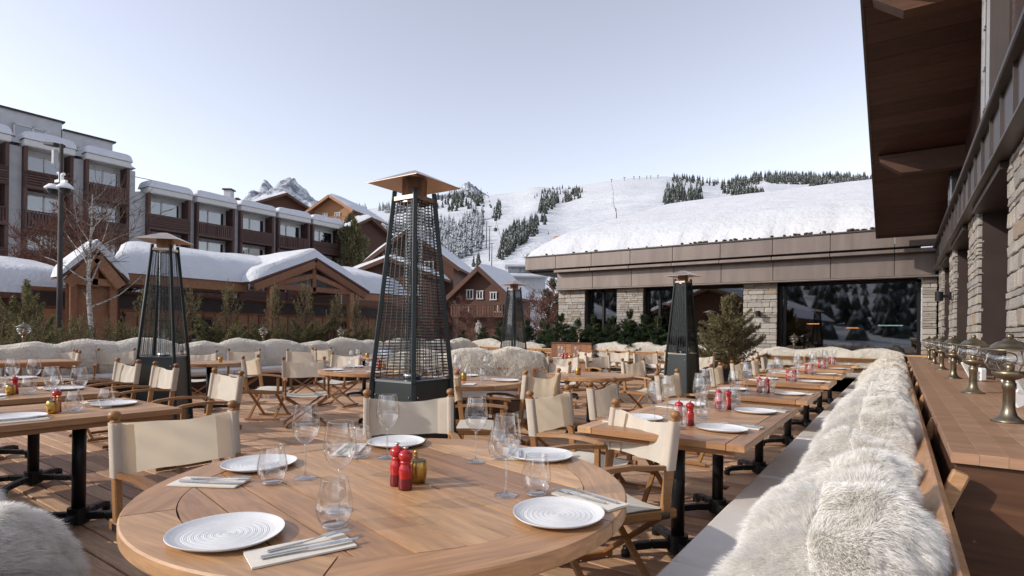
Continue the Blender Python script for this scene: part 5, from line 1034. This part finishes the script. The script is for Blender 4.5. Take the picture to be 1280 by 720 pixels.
# ------------------------------------------------------------------ patio heaters
def heater(name, label, loc, rz, wires, side=None):
    g = thing(name, label, 'patio heater', loc, rz, 'black pyramid patio heaters')
    def hd(z): return .355-.055*z/.9 if z < .9 else .300-.150*(z-.9)/1.42
    def cn(z, k, dr=0.): a = k*math.pi/2; r = hd(z)+dr; return Vector((r*math.cos(a), r*math.sin(a), z))
    b = MB(); z0, z1 = .03, .90; vs = [cn(z0, k, -.012) for k in range(4)]+[cn(z1, k, -.012) for k in range(4)]
    b.add(vs, [(k, (k+1) % 4, 4+(k+1) % 4, 4+k) for k in range(4)]+[(3, 2, 1, 0)]); b.build('base_box', M['heater'], g)
    MB().add([cn(.90, k, -.006) for k in range(4)]+[cn(.915, k, -.01) for k in range(4)], [(0, 1, 5, 4), (1, 2, 6, 5), (2, 3, 7, 6), (3, 0, 4, 7), (4, 5, 6, 7)]).build('burner_tray', M['heater'], g)
    for k in range(4):
        po = MB().beam(cn(.0, k, -.004), cn(.9, k, -.004), .036, .036, .004).build('lower_post', M['heater'], g); MB().beam(cn(.9, k, -.002), cn(2.33, k, -.002), .034, .034, .004).build('post', M['heater'], g)
        for z in (.12, .80):
            for s in (-1, 1):
                nx = (cn(z, (k+s) % 4)-cn(z, k)).normalized(); p = cn(z, k, .0)+nx*.045; nn = (cn(z, k)+cn(z, (k+s) % 4)); nn.z = 0; nn.normalize(); MB().lathe([(.008, 0), (.007, .004), (0, .005)], 8).build('bolt', M['steel'], po, loc=tuple(p+nn*-.004)).rotation_euler = nn.to_track_quat('Z', 'Y').to_euler()
        a0, a1 = cn(.93, k), cn(.93, (k+1) % 4); c0_, c1_ = cn(2.25, k), cn(2.25, (k+1) % 4); b = MB()
        nh = 58 if wires == 'mesh' else 4; nv = 5 if wires == 'mesh' else 7
        for q in range(nh): t_ = q/(nh-1); b.tube([a0.lerp(c0_, t_)*.97+Vector((0, 0, .03*a0.lerp(c0_, t_).z)), a1.lerp(c1_, t_)*.97+Vector((0, 0, .03*a1.lerp(c1_, t_).z))], .0026, 4, 0, False)
        for q in range(1, nv+1): t_ = q/(nv+1); b.tube([a0.lerp(a1, t_)*.965+Vector((0, 0, .03)), c0_.lerp(c1_, t_)*.965+Vector((0, 0, .08))], .003, 4, 0, False)
        tag(b.build('wire_grille', M['heater'], g), kind='stuff')
        if side:
            MB().add([a0*.94+Vector((0, 0, .06)), a1*.94+Vector((0, 0, .06)), c1_*.94+Vector((0, 0, .135)), c0_*.94+Vector((0, 0, .135))], [(0, 1, 2, 3)]).build('side_glass', M[side], g)
        MB().beam(cn(2.27, k), cn(2.27, (k+1) % 4), .02, .03).build('top_rail', M['hood'], g)
    MB().tube([(0, 0, .915), (0, 0, 2.26)], .062, 24, 0, False).build('glass_tube', M['tube'], g, True)
    MB().lathe([(.11, 2.24), (.105, 2.28), (.095, 2.29), (.095, 2.43), (.02, 2.45)], 24).build('burner_head', M['hood'], g, True); MB().lathe([(0, .915), (.07, .915), (.07, .955), (.0, .96)], 18).build('burner', M['steel'], g, True)
    b = MB(); r = .352; vs = [Vector((r*math.cos(k*math.pi/2), r*math.sin(k*math.pi/2), 2.385)) for k in range(4)]+[Vector((.05*math.cos(k*math.pi/2), .05*math.sin(k*math.pi/2), 2.488)) for k in range(4)]
    vs += [v+Vector((0, 0, -.004)) for v in vs]; fs = [(k, (k+1) % 4, 4+(k+1) % 4, 4+k) for k in range(4)]+[(4, 5, 6, 7)]; fs += [tuple(i+8 for i in f[::-1]) for f in fs]; fs += [(k, 8+k, 8+(k+1) % 4, (k+1) % 4) for k in range(4)]
    b.add(vs, fs); b.build('hood', M['hood'], g); return g
def facing(p): return math.atan2(-p[1], -p[0])
a_ = P(516, 4.25); heater('patio_heater', 'tallest looking black pyramid patio heater in the middle of the terrace with wire mesh sides', (*a_, 0), facing(a_)+.03, 'mesh')
a_ = P(205, 7.15); heater('patio_heater', 'black pyramid patio heater at the left in front of the chalet', (*a_, 0), facing(a_)+.38, 'bars')
a_ = P(853, 10.65); heater('patio_heater', 'black pyramid patio heater at the right in front of the restaurant windows', (*a_, 0), facing(a_)+.30, 'bars', 'smoke')
a_ = P(642, 13.1); heater('patio_heater', 'farthest and smallest black pyramid patio heater beside the small reddish chalet', (*a_, 0), facing(a_)-.1, 'bars', 'tube')
# ------------------------------------------------------------------ vegetation
def spruce_mesh(seed, H=2.6, rb=.95, dens=9000, mat='needle', leader=.55, ymin=.1, top_den=.35, up=.45, nb=60, wdt=.0085):
    """returns (trunk mesh, foliage mesh): upswept branches with needle sprays, bare leader at the top"""
    rg = np.random.default_rng(seed); T = MB(); pts = [(rg.normal()*.012*k, rg.normal()*.012*k, H*k/6) for k in range(7)]; T.tube(pts, [.035*(1-k/6.6)+.006 for k in range(7)], 7)
    roots = []; dirs = []; lens = []
    for k in range(nb):
        q = (k+rg.uniform(0, 1))/nb; z = H*(ymin+(1-ymin)*q**.9); 
        if z > H-leader*.35: continue
        bare = z > H-leader*1.3; L = (rb*(1-q)**.75+.14)*rg.uniform(.65, 1.15)*(.8 if bare else 1); an = rg.uniform(0, 2*math.pi); n = 7; el = up*rg.uniform(.2, 1.2)+(.75 if bare else 0); p = np.array([0, 0, z]); path = [p]
        for j in range(n):
            t_ = j/n; e = el+t_*.45-.28*(1-q)*(1-t_); d = np.array([math.cos(an)*math.cos(e), math.sin(an)*math.cos(e), math.sin(e)]); p = p+d*L/n; path.append(p); an += rg.normal()*.08
        T.tube([tuple(a) for a in path], [.011*(1-.75*j/n)*(.6+.4*(1-q)) for j in range(n+1)], 4, 0, False)
        path = np.array(path); m = int(dens/nb*(top_den if bare else 1.25)*(L/.7)); tt = rg.uniform(.12, 1, m)*n; i = np.minimum(tt.astype(int), n-1); f = (tt-i)[:, None]; r0 = path[i]*(1-f)+path[i+1]*f; dr = unit(path[i+1]-path[i])
        sd_ = np.cross(dr, [0, 0, 1.]); tw = rg.uniform(-1, 1, m)[:, None]*(1-tt/n)[:, None]*L*.42; r0 = r0+sd_*tw+dr*np.abs(tw)*.6+rg.normal(size=(m, 3))*.018-np.array([0, 0, .12])*np.abs(tw)
        roots.append(r0); dirs.append(unit(dr*.7+np.sign(tw)*sd_*.35+rg.normal(size=(m, 3))*.55)); lens.append(rg.uniform(.035, .075, m))
    r = np.concatenate(roots); d = np.concatenate(dirs); l = np.concatenate(lens); V, Fs = blades(r, d, l, np.full(len(r), wdt), rg)
    return T.mesh('trunk', M['bark']), np_mesh('foliage', V, Fs, M[mat])
SP = [spruce_mesh(200+k, 3.1, 1.15, 26000, 'needle', 1.15, .05, .10) for k in range(3)]; SL = spruce_mesh(210, 2.6, 1.25, 22000, 'needle', .6, .05, .5, .7)
FI = [spruce_mesh(220+k, 2.15, .70, 30000, 'needled', .25, .04, .9, .05, 110) for k in range(3)]
PC = spruce_mesh(230, 1.8, .92, 30000, 'needlep', .5, .02, .8, .40, 130, .007)
def tree(name, ms, loc, rz, label, cat, group, s=1.):
    g = thing(name, label, cat, loc, rz, group); link('trunk', ms[0], g); link('crown', ms[1], g); g.scale = (s,)*3 if not isinstance(s, tuple) else s; return g
rg_ = random.Random(21)
spr = [(34, 14.2, 2.45, 'candelabra spruce with forked bare tips at the far left, beside the lamp mast'), (4, 13.6, 1.9, 'spruce cut off by the left edge of the photo'), (88, 13.9, 2.0, 'bushy spruce at the foot of the birch'), (150, 14.2, 1.95, 'low spruce left of the left heater before the chalet window'), (181, 14.4, 2.6, 'spruce with a bare tip directly behind the left heater'), (237, 14.6, 2.55, 'spruce with a bare tip just right of the left heater'), (287, 15., 2.65, 'tall bare tipped spruce second right of the left heater'), (318, 15.1, 2.0, 'low bushy spruce between two tall bare tips'), (341, 15.3, 2.68, 'bare tipped spruce under the left foot of the big gable'), (381, 15.6, 2.75, 'bare tipped spruce in the middle of the big gable'), (420, 16.0, 2.5, 'bare tipped spruce under the right slope of the big gable'), (444, 16.2, 2.45, 'bare tipped spruce close left of the tall heater'), (472, 16.6, 2.1, 'spruce seen through the left side of the tall heater'), (505, 17., 1.9, 'spruce seen through the right side of the tall heater'), (556, 17.6, 1.5, 'low spruce just right of the tall heater'), (262, 14.8, 1.9, 'low bushy spruce between the left heater and the bare tips'), (362, 15.5, 1.95, 'low bushy spruce left of the gable centre'), (400, 15.9, 1.9, 'low bushy spruce right of the gable centre'), (60, 13.8, 1.7, 'low bushy spruce right of the lamp mast'), (118, 14.1, 1.8, 'low bushy spruce before the birch trunk')]
for k, (u, d, h, lab) in enumerate(spr):
    x, y = P(u, d); ms = SL if k == 0 else SP[k % 3]; H = 2.6 if k == 0 else 3.1; s = h/H if h > 2.2 else .95
    tree('spruce', ms, (x, y, -.35 if h > 2.2 else h-.35-H*.95), rg_.uniform(0, 6), lab, 'tree', 'spruces behind the left edge bench', s*(1.12 if h > 2.2 else 1.0))
for k, u in enumerate((22, 46, 74, 104, 134, 166, 200, 222, 250, 274, 302, 330, 352, 372, 392, 411, 432, 456, 488, 522)):
    d = 12.95+u*.0075; x, y = P(u, d); tree('spruce', SP[(k+1) % 3], (x, y, -1.28+.14*math.sin(k*2.3)), k*1.1, f'low dark spruce at the foot of the left hedge, {ORD[k]} from the left', 'tree', 'spruces behind the left edge bench', .92)
for k, (u, h, lab) in enumerate([(578, 1.25, 'leftmost dark fir of the rear hedge'), (604, 1.35, 'dark fir in the rear hedge below the small reddish chalet'), (626, 1.55, 'dark fir left of the farthest heater'), (660, 1.6, 'dark fir just right of the farthest heater'), (683, 1.5, 'dark fir at the corner of the restaurant wing'), (701, 1.75, 'dark fir before the first stone pier'), (722, 1.6, 'dark fir left of the narrow window'), (742, 1.7, 'dark fir before the narrow window'), (764, 1.65, 'dark fir right of the narrow window'), (786, 1.85, 'dark fir before the second stone pier'), (806, 1.7, 'dark fir under the orange lamp'), (822, 1.65, 'dark fir close left of the far right heater'), (772, 1.45, 'short dark fir in front of the second stone pier')]):
    d = 15.4/(.822+(u-640)/F*.569) if u > 560 else 17; x, y = P(u, d*.985 if u > 690 else d*1.02); s = (h+.05)/2.15*1.02; tree('fir', FI[k % 3], (x, y, .0), rg_.uniform(0, 6), lab, 'tree', 'dark firs of the rear hedge', (s*1.08, s*.8, s))
x, y = P(912, 11.6); g = thing('planter', 'black square planter holding the pale potted conifer', 'planter', (x, y, 0), .3); b = MB(); b.box((0, 0, .29), (.62, .62, .56), None, .01); b.build('box', M['black'], g); MB().box((0, 0, .575), (.55, .55, .02)).build('soil', M['bark'], g)
tree('potted_conifer', PC, (x, y, .55), 1., 'pale green feathery conifer growing in the black planter before the stone pier', 'tree', None, (.82, .82, .86))
x, y = P(437, 61); rgp = np.random.default_rng(91)
T_, Fm = spruce_mesh(240, 6.8, 1.75, 16000, 'needlep', .4, .05, 1.2, .9, 120)
def clump_tree(seed, H, Rx, n, mat, size):
    rg = np.random.default_rng(seed); q = rg.uniform(0, 1, n); th = rg.uniform(0, 2*math.pi, n); prof = np.interp(q, [0, .15, .5, .8, 1], [.7, 1., .82, .42, .03]); lob = 1+.28*np.sin(th*3+q*9)+.2*np.sin(th*5-q*14)
    r = Rx*prof*lob*rg.uniform(.35, 1, n)**.6; p = np.stack([r*np.cos(th), r*np.sin(th), H*(.04+.96*q)], 1); p = p[vnoise(p[:, 0]*1.6+p[:, 1], p[:, 2]*1.5, seed) > -.22]
    d = unit(np.stack([p[:, 0], p[:, 1], np.full(len(p), Rx*.9)], 1)+rg.normal(size=(len(p), 3))*.5*Rx); V, Fs = blades(p, d, rg.uniform(.6, 1.4, len(p))*size, np.full(len(p), size*.22), rg); T = MB().tube([(0, 0, -1), (0, 0, H*.5), (0, 0, H*.97)], [.16, .1, .02], 7); return T.mesh('trunk', M['bark']), np_mesh('foliage', V, Fs, M[mat])
tree('pine_tree', clump_tree(8, 7.2, 2.0, 9000, 'needle', .30), (x, y, 6.6), 0, 'olive green pine tree between the lower hotel and the dark brown chalet', 'tree', None)
def bare_tree(seed, H, spread, depth, trunk_m, twig_m, r0=.07, trunk_frac=.35, lean=0., rmin=.0045):
    rg = random.Random(seed); T = MB(); W = MB()
    def grow(p, d, L, r, lv):
        n = 4; pts = [p]
        for k in range(n):
            d = (d + Vector((rg.gauss(0, .17), rg.gauss(0, .17), rg.gauss(.06, .10)))).normalized(); p = p + d*L/n; pts.append(p)
        (T if lv < 2 else W).tube(pts, [max(r*(1-.6*k/n), rmin) for k in range(n+1)], 5 if lv < 2 else 3, 0, False)
        if lv >= depth: return
        for k in range(rg.choice([4, 5, 6])):
            q = pts[0].lerp(pts[-1], rg.uniform(.25, 1.0)); nd = (d*.75 + Vector((rg.gauss(0, 1), rg.gauss(0, 1), rg.gauss(.1, .6)))*spread*.8).normalized(); grow(q, nd, L*rg.uniform(.45, .7), r*rg.uniform(.38, .55), lv+1)
    p = Vector((0, 0, 0)); pts = [p]; d = Vector((lean, 0, 1)).normalized()
    for k in range(7): d = (d+Vector((rg.gauss(0, .05), rg.gauss(0, .05), .1))).normalized(); p = p+d*H*.95/7; pts.append(p)
    T.tube(pts, [r0*(1-.85*k/7) for k in range(8)], 8, 0, False)
    for k in range(17):
        t_ = trunk_frac+(1-trunk_frac)*(k+rg.random())/17; i = min(int(t_*7), 6); q = pts[i].lerp(pts[i+1], t_*7-i); an = k*2.4+rg.uniform(-.4, .4)
        grow(q, Vector((math.cos(an)*spread, math.sin(an)*spread, rg.uniform(.35, .9))).normalized(), H*(.34*(1-t_)+.13)*rg.uniform(.8, 1.2), r0*.42*(1.1-t_), 1)
    return T.mesh('trunk', M[trunk_m]), W.mesh('twigs', M[twig_m])
def bare(name, ms, loc, rz, label, cat, group=None, s=1.):
    g = thing(name, label, cat, loc, rz, group); link('trunk', ms[0], g); link('crown', ms[1], g); g.scale = (s,)*3; return g
x, y = P(119, 18.6); bare('birch_tree', bare_tree(5, 6.4, .75, 3, 'birch', 'twig', .10, .38, 0., .006), (x, y, -.5), 1., 'bare birch tree with white bark in front of the long chalet', 'tree')
x, y = P(95, 27); bare('bare_tree', bare_tree(17, 7.0, .8, 4, 'twig', 'redtwig', .08, .3, 0., .0085), (x, y, -.5), 0., 'reddish bare tree tangle between the lamp mast and the birch', 'tree')
BR = bare_tree(47, 5.2, .85, 4, 'twig', 'redtwig', .06, .16, 0., .0085)
for k, (u, d, s_, lab) in enumerate([(52, 24, 1.12, 'reddish bare tree just left of the lamp mast'), (138, 25, 1.08, 'reddish bare tree behind the birch on its right'), (104, 23, .95, 'small reddish bare tree directly left of the birch trunk'), (80, 31, 1.35, 'tall reddish bare tree far behind the lamp mast before the hotel')]):
    x, y = P(u, d); bare('bare_tree', BR, (x, y, -.5), k*1.7, lab, 'tree', 'reddish bare trees before the hotel', s_)
x, y = P(60, 29); bare('bare_tree', bare_tree(23, 6.6, .85, 4, 'twig', 'redtwig', .08, .3, 0., .0085), (x, y, -.5), 2., 'reddish bare tree behind the lamp mast at the far left', 'tree')
BT = [bare_tree(31+k, 3.0, .9, 3, 'redtwig', 'redtwig', .03, .12, 0., .007) for k in range(2)]
for k, (u, d, s, lab) in enumerate([(572, 33, 1.25, 'reddish bare bush just right of the tall heater, in front of the small chalet'), (590, 36, 1.1, 'reddish bare bush before the wall of the small reddish chalet'), (616, 34, .9, 'reddish bare bush left of the farthest heater'), (668, 30, 1.25, 'dark bare bush right of the farthest heater'), (684, 29, 1.45, 'dark bare bush against the corner of the restaurant wing'), (676, 33, 1.4, 'dark bare bush behind the two at the corner of the restaurant wing'), (552, 30, 1.0, 'bare bush behind the right edge of the tall heater')]):
    x, y = P(u, d); bare('bare_bush', BT[k % 2], (x, y, -.4), k*1.3, lab, 'bush', 'bare bushes by the small chalet', s)
x, y = P(690, 31); tree('fir', FI[0], (x, y, -.5), 0, 'tall narrow dark fir hugging the left corner of the restaurant wing', 'tree', None, (1.3, 1.3, 2.2))
# snow heaps behind the hedge
for k, (u, d, w_, h, lab) in enumerate([(470, 15.3, 1.2, 1.32, 'snow heap behind the bench left of the tall heater'), (10, 13.2, 1.1, 1.05, 'snow heap at the far left behind the sheepskins'), (100, 13.5, 1.3, 1.08, 'snow heap behind the sheepskins below the birch'), (575, 22, 2.2, 1.15, 'snow heap right of the tall heater behind the rear hedge'), (620, 26, 3., 1.2, 'snow bank behind the rear hedge by the farthest heater')]):
    x, y = P(u, d)
    def fn(a, b_, w_=w_, h=h, k=k): 
        r = a*w_; an = b_*2*math.pi; z = h*np.clip(1-a**2.2, 0, 1)*(1+.3*vnoise(np.cos(an)*a*3+k, np.sin(an)*a*3, 2))-.02; return np.stack([r*np.cos(an)*1.2, r*np.sin(an)*.8, z*1.0], 1)
    V, Fs = surf_grid(fn, 14, 30); link('snow_heap', np_mesh('snow_heap', V, Fs, M['groundsnow'], None, True), None, (x, y, -.4), TH, lab, 'snow heap', 'snow heaps around the terrace')
# camera mast
x, y = P(74, 16); g = thing('camera_mast', 'dark mast with two white dome cameras and a lamp head at the far left', 'mast', (x, y, -.5), TH-.5)
MB().tube([(0, 0, 0), (0, 0, 5.7)], [.078, .06], 10).build('mast', M['pole'], g, True)
for s, z in ((-1, 5.68), (1, 5.62)):
    a = MB().beam((0, 0, z+.28), (s*.30, 0, z+.28), .07, .07).build('camera_arm', M['white'], g); MB().tube([(s*.05, 0, z+.28), (s*.05, 0, z+.5), (s*.16, 0, z+.5)], .045, 8).build('mount', M['white'], a)
    MB().lathe([(0, .19), (.10, .18), (.20, .08), (.21, .05), (.16, .03), (0, .03)], 20, (s*.36, -.05, z+.02)).build('housing', M['white'], a, True); MB().lathe([(.145, .04), (.13, -.04), (.08, -.10), (0, -.125)], 18, (s*.36, -.05, z+.02)).build('dome', M['black'], a, True)
MB().tube([(0, 0, 5.6), (0, 0, 7.0)], .05, 8).build('lamp_pole', M['pole'], g); MB().beam((-.10, 0, 6.98), (-.75, 0, 7.1), .3, .09, .02).build('lamp_head', M['pole'], g); MB().box((-.38, 0, 6.68), (.16, .12, .42), None, .02).build('lamp_box', M['concrete'], g)
# person beyond the firs
def person(loc, rz, label):
    me = bpy.data.meshes.new('person'); J = [(0, 0, .92), (0, 0, 1.12), (0, 0, 1.34), (0, .0, 1.47), (0, .01, 1.55), (0, .02, 1.66), (-.09, 0, .86), (-.10, .03, .48), (-.10, -.02, .08), (-.10, .13, .04), (.09, 0, .86), (.10, -.02, .48), (.10, -.1, .08), (.10, .05, .04), (-.17, 0, 1.38), (-.24, .0, 1.12), (-.22, .1, .88), (-.22, .14, .80), (.17, 0, 1.38), (.24, -.02, 1.12), (.23, .04, .88), (.23, .07, .80)]
    E_ = [(0, 1), (1, 2), (2, 3), (3, 4), (4, 5), (0, 6), (6, 7), (7, 8), (8, 9), (0, 10), (10, 11), (11, 12), (12, 13), (2, 14), (14, 15), (15, 16), (16, 17), (2, 18), (18, 19), (19, 20), (20, 21)]
    Rr = [.17, .165, .175, .07, .075, .10, .11, .08, .055, .045, .11, .08, .055, .045, .085, .065, .05, .04, .085, .065, .05, .04]
    me.from_pydata(J, E_, []); o = link('person', me, None, loc, rz, label, 'person'); me.materials.append(M['coat']); md = o.modifiers.new('skin', 'SKIN'); 
    for i, r in enumerate(Rr): me.skin_vertices[0].data[i].radius = (r, r*.8 if i < 3 else r)
    me.skin_vertices[0].data[0].use_root = True; o.modifiers.new('sub', 'SUBSURF').levels = 1; o.modifiers['sub'].render_levels = 2
    MB().lathe([(0, .12), (.07, .10), (.105, .03), (.11, -.04), (.08, -.07)], 14, (0, -.01, 1.68)).build('hair', M['darkhair'], o, True); return o
if True:
    x, y = P(598, 40); person((x, y, .45), TH+2.6, 'distant person in a grey coat standing in the snow behind the rear hedge')
